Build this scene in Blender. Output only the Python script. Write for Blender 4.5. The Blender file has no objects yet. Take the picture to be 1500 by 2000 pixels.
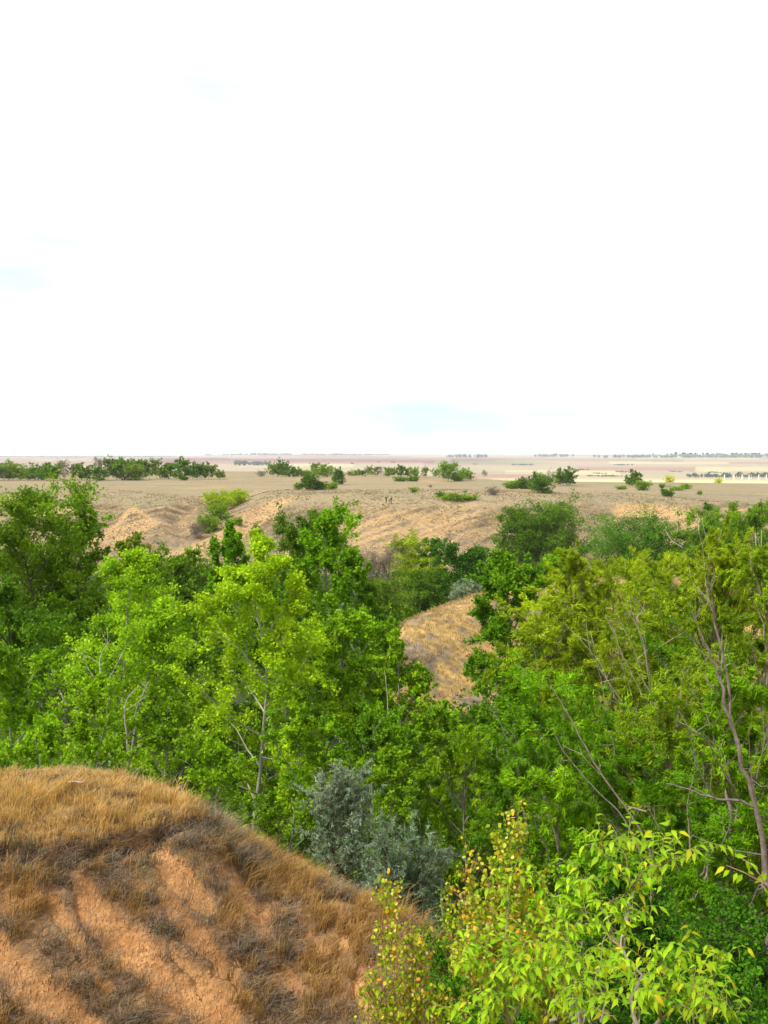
import bpy, math, numpy as np
from math import radians as rad
rng = np.random.default_rng(7)
F_PX = 1950.0                      # focal length in photo pixels (photo 1500 x 2000)
PITCH = math.atan(112 / F_PX)
scene = bpy.context.scene
col = scene.collection

# ------------------------------------------------------------------ camera, world, sun, exposure
cam = bpy.data.cameras.new('camera'); camo = bpy.data.objects.new('camera', cam); col.objects.link(camo)
cam.sensor_fit = 'VERTICAL'; cam.sensor_height = 36.0; cam.lens = 36.0 * F_PX / 2000.0
cam.clip_start = 0.05; cam.clip_end = 40000
camo.location = (0, 0, 0); camo.rotation_euler = (math.pi / 2 - PITCH, 0, 0)
scene.camera = camo
SUN_AZ, SUN_EL = rad(-118), rad(52)           # azimuth clockwise from +Y: from the left, a little behind
w = bpy.data.worlds.new('World'); scene.world = w; w.use_nodes = True
nt = w.node_tree; nt.nodes.clear()
out = nt.nodes.new('ShaderNodeOutputWorld'); bg = nt.nodes.new('ShaderNodeBackground')
sky = nt.nodes.new('ShaderNodeTexSky'); sky.sky_type = 'NISHITA'; sky.sun_disc = False
sky.sun_elevation = SUN_EL; sky.sun_rotation = SUN_AZ; sky.air_density = 1.0; sky.dust_density = 2.0
bg.inputs['Strength'].default_value = 0.10
tc = nt.nodes.new('ShaderNodeTexCoord'); mp = nt.nodes.new('ShaderNodeMapping')
mp.inputs['Scale'].default_value = (1.0, 1.0, 5.0)
nz = nt.nodes.new('ShaderNodeTexNoise'); nz.inputs['Scale'].default_value = 2.1; nz.inputs['Detail'].default_value = 6
rp = nt.nodes.new('ShaderNodeValToRGB'); rp.color_ramp.elements[0].position = .34; rp.color_ramp.elements[1].position = .47
rp.color_ramp.elements[0].color = (.66, .78, .81, 1); rp.color_ramp.elements[1].color = (1, 1, 1, 1)
mx = nt.nodes.new('ShaderNodeMix'); mx.data_type = 'RGBA'
mx.inputs['B'].default_value = (7.5, 7.65, 7.75, 1)      # thin bright cloud sheet over the sky
L = nt.links.new
L(tc.outputs['Generated'], mp.inputs['Vector']); L(mp.outputs[0], nz.inputs['Vector']); L(nz.outputs['Fac'], rp.inputs[0])
vm = nt.nodes.new('ShaderNodeVectorMath'); vm.operation = 'SCALE'; vm.inputs['Scale'].default_value = 8.9   # thin cloud sheet, bluish where it thins
L(rp.outputs[0], vm.inputs[0]); L(vm.outputs[0], mx.inputs['B']); mx.inputs['Factor'].default_value = .92; L(sky.outputs[0], mx.inputs['A']); L(mx.outputs['Result'], bg.inputs['Color'])
L(bg.outputs[0], out.inputs[0])
sun = bpy.data.lights.new('sun', 'SUN'); sun.energy = 3.4; sun.angle = rad(8); sun.color = (1, .95, .86)
suno = bpy.data.objects.new('sun', sun); col.objects.link(suno)
sd = np.array([math.sin(SUN_AZ) * math.cos(SUN_EL), math.cos(SUN_AZ) * math.cos(SUN_EL), math.sin(SUN_EL)])
import mathutils
suno.rotation_euler = mathutils.Vector(sd).to_track_quat('Z', 'Y').to_euler()
suno.location = (0, -5, 20)
vs = scene.view_settings
vs.view_transform = 'Standard'; vs.look = 'None'; vs.gamma = 1; vs.exposure = 0.62; vs.use_curve_mapping = False
scene.cycles.max_bounces = 7; scene.cycles.diffuse_bounces = 3; scene.cycles.transmission_bounces = 4
scene.cycles.transparent_max_bounces = 4; scene.cycles.volume_bounces = 0; scene.cycles.glossy_bounces = 2

# ------------------------------------------------------------------ helpers
def tag(o, label=None, cat=None, group=None, kind=None):
    for k, v in (('label', label), ('category', cat), ('group', group), ('kind', kind)):
        if v: o[k] = v
    return o
def link(name, data, parent=None, loc=None, rot=None, scale=None):
    o = bpy.data.objects.new(name, data); col.objects.link(o)
    if parent: o.parent = parent
    if loc is not None: o.location = tuple(float(a) for a in loc)
    if rot is not None: o.rotation_euler = rot
    if scale is not None: o.scale = scale
    return o
def mesh_np(name, V, faces, cols=None, mat=None, smooth=False):
    me = bpy.data.meshes.new(name)
    if not isinstance(faces, list): faces = [faces]
    faces = [np.asarray(f, np.int64) for f in faces if len(f)]
    nl = sum(f.size for f in faces); nf = sum(len(f) for f in faces)
    me.vertices.add(len(V)); me.vertices.foreach_set('co', np.asarray(V, np.float32).ravel())
    me.loops.add(nl); me.polygons.add(nf)
    me.loops.foreach_set('vertex_index', np.concatenate([f.ravel() for f in faces]).astype(np.int32))
    tot = np.concatenate([np.full(len(f), f.shape[1]) for f in faces])
    st = np.concatenate([[0], np.cumsum(tot)[:-1]])
    me.polygons.foreach_set('loop_start', st.astype(np.int32))
    me.polygons.foreach_set('use_smooth', np.full(nf, smooth))
    if cols is not None:
        a = me.attributes.new('Col', 'FLOAT_COLOR', 'POINT')
        c = np.ones((len(V), 4), np.float32); c[:, :3] = cols; a.data.foreach_set('color', c.ravel())
    if mat: me.materials.append(mat)
    me.update(calc_edges=True); me.validate()
    return me
def nrm(v): return v / np.maximum(np.linalg.norm(v, axis=-1, keepdims=True), 1e-9)
def smooth(a, b, x): t = np.clip((x - a) / (b - a), 0, 1); return t * t * (3 - 2 * t)

def tubes(P, Rr, sides=5, cap=True):
    """n polylines of k points: verts and quads"""
    P = np.asarray(P, float); n, k, _ = P.shape
    T = np.empty_like(P); T[:, 1:-1] = P[:, 2:] - P[:, :-2]; T[:, 0] = P[:, 1] - P[:, 0]; T[:, -1] = P[:, -1] - P[:, -2]
    T = nrm(T); ref = np.where(np.abs(T[:, :1, 2:3]) > .9, np.array([1., 0, 0]), np.array([0, 0, 1.]))
    A = nrm(np.cross(T, np.broadcast_to(ref, T.shape))); B = np.cross(T, A)
    an = np.arange(sides) * 2 * math.pi / sides
    V = P[:, :, None] + np.asarray(Rr)[:, :, None, None] * (A[:, :, None] * np.cos(an)[None, None, :, None] + B[:, :, None] * np.sin(an)[None, None, :, None])
    idx = np.arange(n * k * sides).reshape(n, k, sides); nx = np.roll(idx, -1, axis=2)
    Fq = np.stack([idx[:, :-1], nx[:, :-1], nx[:, 1:], idx[:, 1:]], -1).reshape(-1, 4)
    return V.reshape(-1, 3), Fq
class MB:
    def __init__(s): s.V = []; s.F = {3: [], 4: []}; s.C = []; s.n = 0
    def add(s, V, Fs, c):
        V = np.asarray(V, float)
        for f in (Fs if isinstance(Fs, list) else [Fs]):
            f = np.asarray(f)
            if len(f): s.F[f.shape[1]].append(f + s.n)
        s.V.append(V); s.C.append(np.broadcast_to(np.asarray(c, float), V.shape)); s.n += len(V)
    def mesh(s, name, mat, smooth=False):
        fs = [np.concatenate(s.F[k]) for k in (3, 4) if s.F[k]]
        return mesh_np(name, np.concatenate(s.V), fs, np.concatenate(s.C), mat, smooth)

# ------------------------------------------------------------------ materials
def mat_attr(name, rough=.9, noise=(8, .25), bump=None, spec=.2, translucent=0, noise2=None, bumpstr=.5):
    m = bpy.data.materials.new(name); m.use_nodes = True; t = m.node_tree; n = t.nodes; L = t.links.new
    b = n['Principled BSDF']; b.inputs['Roughness'].default_value = rough; b.inputs['Specular IOR Level'].default_value = spec
    a = n.new('ShaderNodeAttribute'); a.attribute_name = 'Col'
    cur = a.outputs['Color']; geo = n.new('ShaderNodeNewGeometry')
    for sc, amt in [noise] + ([noise2] if noise2 else []):
        z = n.new('ShaderNodeTexNoise'); z.inputs['Scale'].default_value = sc; z.inputs['Detail'].default_value = 5
        L(geo.outputs['Position'], z.inputs['Vector'])
        r = n.new('ShaderNodeMapRange'); r.inputs['From Min'].default_value = .3; r.inputs['From Max'].default_value = .7
        r.inputs['To Min'].default_value = 1 - amt; r.inputs['To Max'].default_value = 1 + amt
        L(z.outputs['Fac'], r.inputs['Value'])
        v = n.new('ShaderNodeVectorMath'); v.operation = 'SCALE'; L(cur, v.inputs[0]); L(r.outputs[0], v.inputs['Scale']); cur = v.outputs[0]
    L(cur, b.inputs['Base Color'])
    if bump:
        prev = None
        for sc, dist in bump:
            z = n.new('ShaderNodeTexNoise'); z.inputs['Scale'].default_value = sc; z.inputs['Detail'].default_value = 7
            L(geo.outputs['Position'], z.inputs['Vector'])
            bp = n.new('ShaderNodeBump'); bp.inputs['Strength'].default_value = bumpstr; bp.inputs['Distance'].default_value = dist
            L(z.outputs['Fac'], bp.inputs['Height'])
            if prev: L(prev, bp.inputs['Normal'])
            prev = bp.outputs[0]
        L(prev, b.inputs['Normal'])
    if translucent:
        tr = n.new('ShaderNodeBsdfTranslucent'); mixn = n.new('ShaderNodeMixShader'); mixn.inputs[0].default_value = translucent
        g = n.new('ShaderNodeVectorMath'); g.operation = 'MULTIPLY'; g.inputs[1].default_value = (1.4, 1.3, .5)
        L(cur, g.inputs[0]); L(g.outputs[0], tr.inputs['Color'])
        L(b.outputs[0], mixn.inputs[1]); L(tr.outputs[0], mixn.inputs[2]); L(mixn.outputs[0], n['Material Output'].inputs[0])
    return m
M_GROUND = mat_attr('ground', .95, (1.7, .34), bump=[(3, .25), (14, .10), (55, .03)], spec=.1, noise2=(12, .24), bumpstr=.6)
M_LEAF = mat_attr('leaf', .55, (1.3, .2), spec=.08, translucent=.32)
M_BARK = mat_attr('bark', .85, (14, .3), bump=[(40, .01)], spec=.15)
M_GRASS = mat_attr('dry_grass', .8, (3, .15), spec=.15, translucent=.25)
M_STONE = mat_attr('paint', .7, (3, .08), spec=.3)
M_CLOTH = mat_attr('cloth', .85, (20, .12), spec=.1)

# ------------------------------------------------------------------ terrain
cp, sp = math.cos(PITCH), math.sin(PITCH)
def ray(px, py):
    u = (px - 750) / F_PX; v = (1000 - py) / F_PX
    return np.array([u, cp + v * sp, -sp + v * cp])
def at(px, py, Y): d = ray(px, py); return d * (Y / d[1])
vis = [  # visible ground: pixel and distance
 # crest of the near spur
 (-250,1560,17),(0,1528,17),(100,1519,17.2),(250,1530,17),(400,1600,16.3),(500,1672,15.8),(600,1727,15.2),(700,1770,14.6),(780,1796,14.2),(840,1850,13.6),(875,1920,13.0),(895,2010,12.3),
 # its lip
 (-250,1650,14.4),(0,1640,14.5),(100,1648,14.4),(180,1638,14.5),(300,1615,14.9),(390,1592,15.4),
 # its face
 (-200,2000,12.4),(0,2000,12.3),(300,2000,12.4),(600,2000,12.35),(800,2000,12.0),(200,1830,13.2),(0,1830,13.2),(450,1830,13.5),(650,1860,13.6),(500,1752,14.6),
 # middle spur
 (775,1228,70),(850,1192,75),(930,1165,80),(1060,1147,82),(1200,1128,84),(1350,1108,86),(1500,1097,88),(1800,1092,90),
 (860,1350,62),(900,1260,68),(800,1305,64),(1000,1300,68),(1200,1260,70),(1450,1230,72),
 # far slope
 (-100,965,240),(0,965,240),(200,968,238),(300,975,236),(560,973,235),(650,980,226),(755,983,222),(900,990,222),(1000,1000,218),(1150,976,235),(1240,984,232),(1330,1000,225),(1400,987,240),(1500,977,255),(1800,975,255),
 (380,985,232),(430,985,243),(470,965,255),(395,1035,208),(480,1010,215),(520,1000,220),
 (-100,1110,185),(0,1110,185),(180,1080,190),(280,1040,205),(300,1100,182),(420,1080,192),(600,1090,190),(755,1110,186),(900,1110,186),(1000,1100,186),(1150,1105,182),(1300,1080,188),(1500,1060,200),(1800,1060,200),
 (755,1040,203),(900,1045,204),(150,1010,222),(1080,1040,205),(1230,1030,212)]
hid = []  # px, distance, z
for px in (-900, -300, 100, 500, 800): hid += [(px, 10.4, -9.0), (px, 8, -9.6)]
for px in (-900, -300, 0, 300, 600): hid += [(px, 21, -9.8), (px, 26, -13)]
hid += [(760, 17.5, -9.5), (880, 15.5, -9.5), (950, 13.5, -10.2), (850, 22, -12.5)]
for px in (1000, 1400, 2200): hid += [(px, 11, -9.8), (px, 16, -12.5), (px, 24, -13.6)]
for px in (-900, -200, 500, 1100, 1600, 2300): hid += [(px, 5.2, -6.0), (px, 3, -3.3), (px, 1.3, -1.75), (px, .6, -1.65), (px, .3, -1.65)]
for px in (-900, -100, 400, 800, 1200, 1800): hid += [(px, 34, -14.4), (px, 48, -15)]
hid += [(-900,62,-15),(-100, 62, -15.5), (400, 64, -16), (680, 68, -17), (720, 78, -17.5), (-100, 85, -16), (400, 90, -18), (1200,56,-15),(1700,56,-15)]
for px in (-900, -100, 400, 800, 1200, 1800): hid += [(px, 108, -19.5), (px, 145, -22.5)]
for px in (-900, 2300): hid += [(px, 190, -21), (px, 235, -11)]
for px in (-900, -100, 300, 700, 1100, 1500, 2300): hid += [(px, 290, -10.7), (px, 380, -10.7)]
KT = 2.2
def tr(x, y): return np.stack([np.arctan2(x, y) * KT, np.log(np.hypot(x, y))], -1)
cpts = [at(a, b, c) for a, b, c in vis] + [np.array([(a - 750) / F_PX * b, b, c]) for a, b, c in hid]
cpts = np.array(cpts); Qc = tr(cpts[:, 0], cpts[:, 1])
def phi(r2): return np.where(r2 > 1e-12, .5 * r2 * np.log(np.maximum(r2, 1e-12)), 0)
n_ = len(Qc); K = phi(((Qc[:, None] - Qc[None]) ** 2).sum(-1)); Pm = np.c_[np.ones(n_), Qc]
Amat = np.zeros((n_ + 3, n_ + 3)); Amat[:n_, :n_] = K + np.eye(n_) * 2e-4; Amat[:n_, n_:] = Pm; Amat[n_:, :n_] = Pm.T
WT = np.linalg.solve(Amat, np.r_[cpts[:, 2], 0, 0, 0])
def vnoise(x, y, seed=0, octv=4):
    tot = 0; amp = 1
    for o in range(octv):
        xi = np.floor(x).astype(np.int64); yi = np.floor(y).astype(np.int64); fx = x - xi; fy = y - yi
        fx = fx * fx * (3 - 2 * fx); fy = fy * fy * (3 - 2 * fy)
        def h(a, b):
            k = (a * 374761393 + b * 668265263 + (seed + o * 17) * 2147483) & 0xffffffff
            k = ((k ^ (k >> 13)) * 1274126177) & 0xffffffff
            return ((k ^ (k >> 16)) & 0xffff) / 65535. * 2 - 1
        tot = tot + amp * ((h(xi, yi) * (1 - fx) + h(xi + 1, yi) * fx) * (1 - fy) + (h(xi, yi + 1) * (1 - fx) + h(xi + 1, yi + 1) * fx) * fy)
        x = x * 2.03; y = y * 2.03; amp *= .5
    return tot / 1.9
def seg_dist(P, line, wid=None):
    """3D distance from points to polyline; with per-vertex widths returns d / width"""
    best = np.full(len(P), 1e9)
    line = np.asarray(line, float)
    for i in range(len(line) - 1):
        a, b = line[i], line[i + 1]; ab = b - a
        t = np.clip(((P - a) @ ab) / (ab @ ab + 1e-12), 0, 1)
        d = np.linalg.norm(P - (a + t[:, None] * ab), axis=1)
        if wid is not None: d = d / (wid[i] * (1 - t) + wid[i + 1] * t)
        best = np.minimum(best, d)
    return best
def G0(x, y):
    x = np.atleast_1d(np.asarray(x, float)); y = np.atleast_1d(np.asarray(y, float))
    th = np.arctan2(x, y); r = np.maximum(np.hypot(x, y), .3)
    thc = np.clip(th, -.62, .62); q = np.stack([thc * KT, np.log(np.minimum(r, 400))], -1)
    z = np.empty(len(x))
    for s in range(0, len(x), 60000):
        qq = q[s:s + 60000]
        z[s:s + 60000] = phi(((qq[:, None] - Qc[None]) ** 2).sum(-1)) @ WT[:n_] + WT[n_] + qq @ WT[n_ + 1:]
    px = 750 + np.tan(np.clip(th, -1.2, 1.2)) * F_PX
    Re = np.interp(px, [-200, 430, 700, 850, 1000, 1200, 1600], [640, 660, 600, 500, 415, 392, 392])
    zp = np.interp(r, [300, 1000], [-10.7, -10.7]) + .35 * vnoise(x / 45., y / 45., 3, 3) * smooth(300, 380, r)
    lr = np.log(r)
    plain = np.interp(lr, np.log([400, 900, 3000, 6000, 10000, 15000]), [-58, -62, -60, -42, -22, -6]) 
    far_end = np.interp(px, [-300, 300, 500, 800, 1500], [-34, -24, -3, -2, -8])
    plain = plain + (far_end + 6) * smooth(6000, 15000, r)
    plain += 5 * vnoise(x / 900., y / 900., 5, 3) * smooth(1500, 4000, r) + 14 * np.maximum(vnoise(x / 2600., y / 2600., 6, 3), -.2) * smooth(8000, 13000, r)
    zf = zp + (plain - zp) * smooth(0, 1, (r - Re) / np.maximum(180, 1))
    k = smooth(262, 330, r)
    z = z * (1 - k) + zf * k
    behind = smooth(rad(40), rad(75), np.abs(th)) * (1 - smooth(60, 220, r))   # flat steppe beside and behind the viewer
    z = z * (1 - behind) + (-1.65 - .02 * r) * behind
    behind2 = smooth(rad(60), rad(90), np.abs(th)) * (smooth(60, 220, r)) * (1 - smooth(300, 600, r))
    z = z * (1 - behind2) + -9 * behind2
    return z
def hit(px, py, rmin=4.0):
    d = ray(px, py); d = d / math.hypot(d[0], d[1])
    r = np.exp(np.linspace(math.log(rmin), math.log(15000), 3000))
    z = G0(d[0] * r, d[1] * r); below = np.nonzero(d[2] * r < z)[0]
    i = below[0] if len(below) else len(r) - 1
    if i == 0: i = 1
    a = r[i - 1]; b = r[i]; fa = d[2] * a - z[i - 1]; fb = d[2] * b - z[i]
    t = fa / (fa - fb) if fa != fb else 0
    rr = a + (b - a) * np.clip(t, 0, 1)
    return np.array([d[0] * rr, d[1] * rr, d[2] * rr])
def hl(pts, rmin): return np.array([hit(a, b, rmin) for a, b in pts])
PXM = lambda Y: Y / F_PX
bare = [  # bare gullies on the near spur: pixels and widths
 ([(150,1690),(172,1765),(235,1834),(299,1893),(390,1962),(470,2040)], [25,50,62,55,40,30]),
 ([(300,1655),(345,1705),(384,1749),(420,1785)], [14,24,20,12]),
 ([(410,1675),(470,1738),(505,1800),(520,1835)], [12,24,22,8]),
 ([(312,1735),(363,1807),(425,1868)], [10,26,12]),
 ([(-80,1820),(0,1880),(60,1925),(133,1975),(190,2020)], [70,55,58,50,40]),
 ([(535,1885),(575,1915)], [14,16]),
 ([(188,1668),(245,1672),(330,1650)], [10,14,12]),
 ([(0,1765),(20,1775)], [10,14]), ([(235,1790),(262,1815)], [8, 8]),
 ([(95,1745),(120,1800),(160,1860),(215,1925)], [8,14,14,8]), ([(560,1760),(600,1810),(625,1860)], [6,12,8]), ([(330,1850),(390,1905),(450,1985)], [8,14,12]), ([(470,1650),(520,1700),(560,1730)], [5,10,6]), ([(640,1760),(668,1790),(690,1820)], [9,12,8]), ([(455,1900),(470,1930)], [10,10]), ([(700,1900),(720,1960)], [18,22])]
bareW = [(hl(p, 10.5), np.array(wd) * (.62 if max(wd) > 30 else 1.05) * PXM(13.5)) for p, wd in bare]
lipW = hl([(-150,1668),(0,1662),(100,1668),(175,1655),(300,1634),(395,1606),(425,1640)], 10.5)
scarW = hl([(1236,984),(1262,984),(1290,987),(1318,994),(1342,1003)], 150)
GUL = [(hl(p_, 150), d_, w_) for p_, d_, w_ in [([(478,962),(440,985),(410,1015),(385,1040),(330,1075)], 1.1, 8), ([(372,985),(358,1002),(352,1030)], 1.8, 5), ([(225,985),(205,1010),(180,1040)], 1.2, 6), ([(520,990),(480,1030),(440,1065)], 1.0, 4), ([(985,1000),(965,1030),(950,1060)], 1.4, 6), ([(1180,985),(1190,1010),(1180,1040)], 1.2, 6)]]
def near_masks(P):
    m = np.zeros(len(P))
    jit = P + .10 * np.stack([vnoise(P[:, 0] * 3, P[:, 1] * 3, 11), vnoise(P[:, 0] * 3, P[:, 1] * 3, 12), 0 * P[:, 0]], -1)
    for ln, wd in bareW: m = np.maximum(m, 1 - smooth(.3, 1.7, seg_dist(jit, ln, wd)))
    nn = .26 * vnoise(P[:, 0] * 2.2, P[:, 1] * 2.2, 13, 3) + .30 * vnoise(P[:, 0] * 8, P[:, 1] * 8, 14, 3)
    m = smooth(.36, .62, m + nn); m = np.maximum(m, .8 * smooth(.30, .5, vnoise(P[:, 0] * 2.3 + 9, P[:, 1] * 2.3, 16, 3)) * smooth(-5.6, -6.0, P[:, 2]))
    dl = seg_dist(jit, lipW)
    return m, dl
def G(x, y, masks=False):
    x = np.atleast_1d(np.asarray(x, float)); y = np.atleast_1d(np.asarray(y, float))
    z = G0(x, y); r = np.hypot(x, y); m = np.zeros(len(x)); dl = np.full(len(x), 9.)
    s = (r > 9) & (r < 19.5) & (np.abs(np.arctan2(x, y)) < .55)
    if s.any():
        P = np.stack([x[s], y[s], z[s]], -1); mm, dd = near_masks(P); m[s] = mm; dl[s] = dd
        # rib coordinate runs across the fall line
        rib = (x[s] * .475 + y[s] * .88) * 2.1 + .5 * vnoise(x[s], y[s], 21, 2)
        face = smooth(1.2, 2.2, -P[:, 2] - 4.2) 
        dz = -.13 * mm - .55 * (1 - smooth(.04, .20, dd)) + .045 * vnoise(x[s] * 1.6, y[s] * 1.6, 4) + .012 * mm * vnoise(x[s] * 16, y[s] * 16, 9, 2) + .02 * vnoise(x[s] * 6, y[s] * 6, 8, 2)
        z[s] += dz
    s = (r > 150) & (r < 300)
    if s.any():
        P = np.stack([x[s], y[s], z[s]], -1)
        ds = seg_dist(P + np.array([0, 5., 1.5]), scarW)
        for ln_, dp_, wd_ in GUL: z[s] -= dp_ * (1 - smooth(.1, 1, seg_dist(P, ln_) / wd_))
        z[s] += -1.6 * (1 - smooth(3, 8, ds)) + .22 * vnoise(x[s] / 9, y[s] / 9, 14) + .08 * vnoise(x[s] / 1.5, y[s] / 1.5, 15, 2)
    s = (r >= 19.5) & (r < 150); z[s] += .12 * vnoise(x[s] / 3, y[s] / 3, 31)
    return (z, m, dl) if masks else z
# polar sheet: fine in view and where surfaces face the viewer, coarse elsewhere
fine = np.arange(-24.0, 24.01, .155)
ths = np.radians(np.r_[np.arange(-180, -36, 8), np.arange(-36, -24, 1.0), fine, np.arange(25, 36, 1.0), np.arange(36, 180, 8)])
rs = np.r_[.3, .6, 1, 1.5, 2.2, np.arange(3, 9, .5), np.arange(9, 11, .12), np.arange(11, 17.6, .034), np.arange(17.6, 20, .12), np.exp(np.arange(math.log(20), math.log(60), .03)),
           np.arange(60, 92, .5), np.exp(np.arange(math.log(92), math.log(176), .025)), np.arange(176, 262, .9), np.arange(262, 420, 4), np.exp(np.arange(math.log(420), math.log(15000), .03)), 15000]
TH, RR = np.meshgrid(ths, rs, indexing='ij'); gx = (np.sin(TH) * RR).ravel(); gy = (np.cos(TH) * RR).ravel()
gz, gm, gdl = G(gx, gy, True)
GP = np.stack([gx, gy, gz], -1); gr = RR.ravel(); gth = TH.ravel()
C = np.empty((len(gx), 3)); 
TAN, GREY, OCH, GOLD, SOIL = map(np.array, [(.262, .205, .118), (.15, .12, .09), (.43, .275, .125), (.36, .24, .085), (.42, .225, .092)])
def lerp(a, b, t): return a + (b - a) * t[:, None]
n1 = vnoise(gx / 6, gy / 6, 41) * .5 + .5; n2 = vnoise(gx / 25, gy / 9, 42) * .5 + .5; n3 = vnoise(gx / .8, gy / .8, 43, 3) * .5 + .5
C[:] = lerp(np.broadcast_to(TAN, C.shape), np.array([.215, .185, .105]), smooth(.3, .8, n2))
# far slope: warmer, with worn trails
s = (gr > 170) & (gr < 262)
slope = np.zeros(len(gx)); slope[s] = smooth(.25, 1.2, -10.9 - gz[s])
C = lerp(C, np.array([.245, .178, .095]), slope * .85); C = lerp(C, GREY, slope * smooth(.42, .7, n3) * .85)
och = np.zeros(len(gx))
trails = [
 ([(695,1063),(740,1048),(790,1032),(830,1018),(876,1004)], .8), ([(742,1066),(800,1046),(850,1030),(905,1010),(930,1004)], .8),
 ([(780,1000),(740,1012),(700,1030),(668,1045)], .8), ([(700,1050),(750,1030),(808,1008)], .7), ([(820,1050),(880,1030),(935,1014)], .55),
 ([(300,1093),(360,1072),(420,1050),(470,1022),(510,998),(555,975)], 3.2), ([(330,1100),(400,1080),(450,1055),(495,1020),(520,1000)], 1.6),
 ([(470,1040),(500,1020),(540,990)], 1.4), ([(186,1055),(215,1040),(250,1028),(290,1013),(303,1020),(270,1038),(225,1054)], 1.2), ([(195,1045),(225,1022),(255,990),(285,1010)], 1.0),
 ([(215,1062),(260,1045),(300,1025)], .8), ([(180,1040),(230,1020),(270,1008)], .7), ([(150,1005),(180,995),(225,985)], .9),
 ([(360,1025),(362,1000),(383,985)], 1.6), ([(352,1010),(372,990)], 1.2), ([(190,1070),(240,1062)], 1.0), ([(960,1010),(990,995)], 1.0), ([(1000,1003),(985,1020),(975,1035)],1.2)]
idx = np.nonzero(s)[0]; PS = GP[idx]
PJ = PS + np.stack([vnoise(PS[:, 0] / 3, PS[:, 1] / 3, 51, 2), vnoise(PS[:, 0] / 3, PS[:, 1] / 3, 52, 2), 0 * PS[:, 0]], -1) * .8
for ln, wd in trails:
    L3 = hl(ln, 150); d = seg_dist(PJ, L3)
    och[idx] = np.maximum(och[idx], (1 - smooth(wd * .6, wd * 1.5, d)) * (.6 + .4 * n3[idx]))
for cx, cy, rw in [(215, 1045, 13), (470, 1030, 9), (500, 1010, 8), (365, 1010, 6), (740, 1030, 14), (800, 1020, 16), (900, 1010, 13), (840, 1060, 14), (270, 1030, 8), (1300, 1005, 10), (1325, 1028, 9), (1285, 1000, 8), (700, 1020, 8)]:
    c = hit(cx, cy, 150); d = np.linalg.norm((PS - c) * np.array([1, .6, 1]), axis=1)
    pat = smooth(.42, .62, vnoise(PS[:, 0] / 1.2 - PS[:, 1] * .55, PS[:, 1] / 5., 61, 4) * .5 + .5)
    och[idx] = np.maximum(och[idx], (1 - smooth(rw * .3, rw, d)) * pat * .6)
sc = seg_dist(PS + np.array([0, 4., 1.2]), scarW); och[idx] = np.maximum(och[idx], (1 - smooth(4, 7.5, sc)) * (.55 + .45 * smooth(.3, .6, n3[idx])))
da = hit(905, 1010, 150) - hit(742, 1066, 150); da = da[:2] / np.linalg.norm(da[:2]); al = gx * da[0] + gy * da[1]; ac = -gx * da[1] + gy * da[0]
stk = vnoise(al / 14, ac / 2.1, 66, 3); C = C * (1 - slope * .45 * smooth(.0, .5, stk))[:, None]; och = np.maximum(och * .85, slope * .85 * smooth(.10, .45, -stk) * smooth(-.1, .4, vnoise(gx / 22, gy / 22, 67)))
C = lerp(C, OCH, och)
# plateau: worn ochre patches and grey strips
pl = (gr > 240) & (gr < 700)
C = lerp(C, OCH * .9, pl * smooth(.66, .8, vnoise(gx / 18, gy / 30, 71) * .5 + .5) * .6); C = lerp(C, GREY * 1.2, pl * smooth(.58, .75, vnoise(gx / 30, gy / 14, 72) * .5 + .5) * .45)
# middle spur
ms = (gr > 56) & (gr < 100) & (gth > rad(.3)) & (gz > -15.6); C = lerp(C, lerp(np.broadcast_to(GOLD, C.shape), GREY * 1.2, smooth(.45, .75, n3)), ms * 1.0)
# ravine floor: dark leaf litter
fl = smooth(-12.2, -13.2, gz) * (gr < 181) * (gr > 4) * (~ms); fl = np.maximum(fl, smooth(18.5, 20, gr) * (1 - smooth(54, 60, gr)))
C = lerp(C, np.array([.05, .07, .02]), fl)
# near spur
ns = (1 - smooth(18, 20, gr)); soilc = lerp(np.broadcast_to(SOIL, C.shape), SOIL * np.array([.8, .72, .66]), smooth(.35, .8, vnoise(gx * 4, gy * 4, 81) * .5 + .5))
veg = lerp(np.broadcast_to(np.array([.19, .115, .06]), C.shape), SOIL * .8, smooth(.5, .75, vnoise(gx * 2.2, gy * 2.2, 82) * .5 + .5))
nearc = lerp(veg, soilc, gm)
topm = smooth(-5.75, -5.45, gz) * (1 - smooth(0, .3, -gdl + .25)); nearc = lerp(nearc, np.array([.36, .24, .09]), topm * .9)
nearc = lerp(nearc, np.array([.085, .05, .028]), (1 - smooth(.1, .3, gdl)) * .9)  # shade under the lip's overhang painted into the ground colour
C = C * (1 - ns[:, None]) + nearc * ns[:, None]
# far fields
fpx = 750 + np.tan(np.clip(gth, -1.2, 1.2)) * F_PX; fpy = 888 - gz / gr * F_PX
ff = smooth(0, 1, (gr - 640) / 150); ff = np.maximum(ff, smooth(440, 520, gr) * (fpx > 900))
straw = np.array([.46, .42, .22]); cream = np.array([.34, .275, .175]); pink = np.array([.20, .075, .07]); grn = np.array([.17, .22, .10])
lr = np.log(gr)
field = np.floor(lr * 5.3 + .7 * np.sin(gth * 5)); tt = np.floor((gth * 9 + field * .37)); hsh = np.modf(np.abs(np.sin(field * 12.9 + tt * 78.2) * 43758.5))[0]
fc = lerp(np.broadcast_to(cream, C.shape), np.array([.30, .18, .135]), smooth(.45, .6, hsh)); fc = lerp(fc, straw, smooth(.8, .85, hsh) * .8)
fc = lerp(fc, straw * 1.1, 1 - smooth(2300, 2700, gr))
pk = smooth(.5, 0, 0 * gth) * 0
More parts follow.
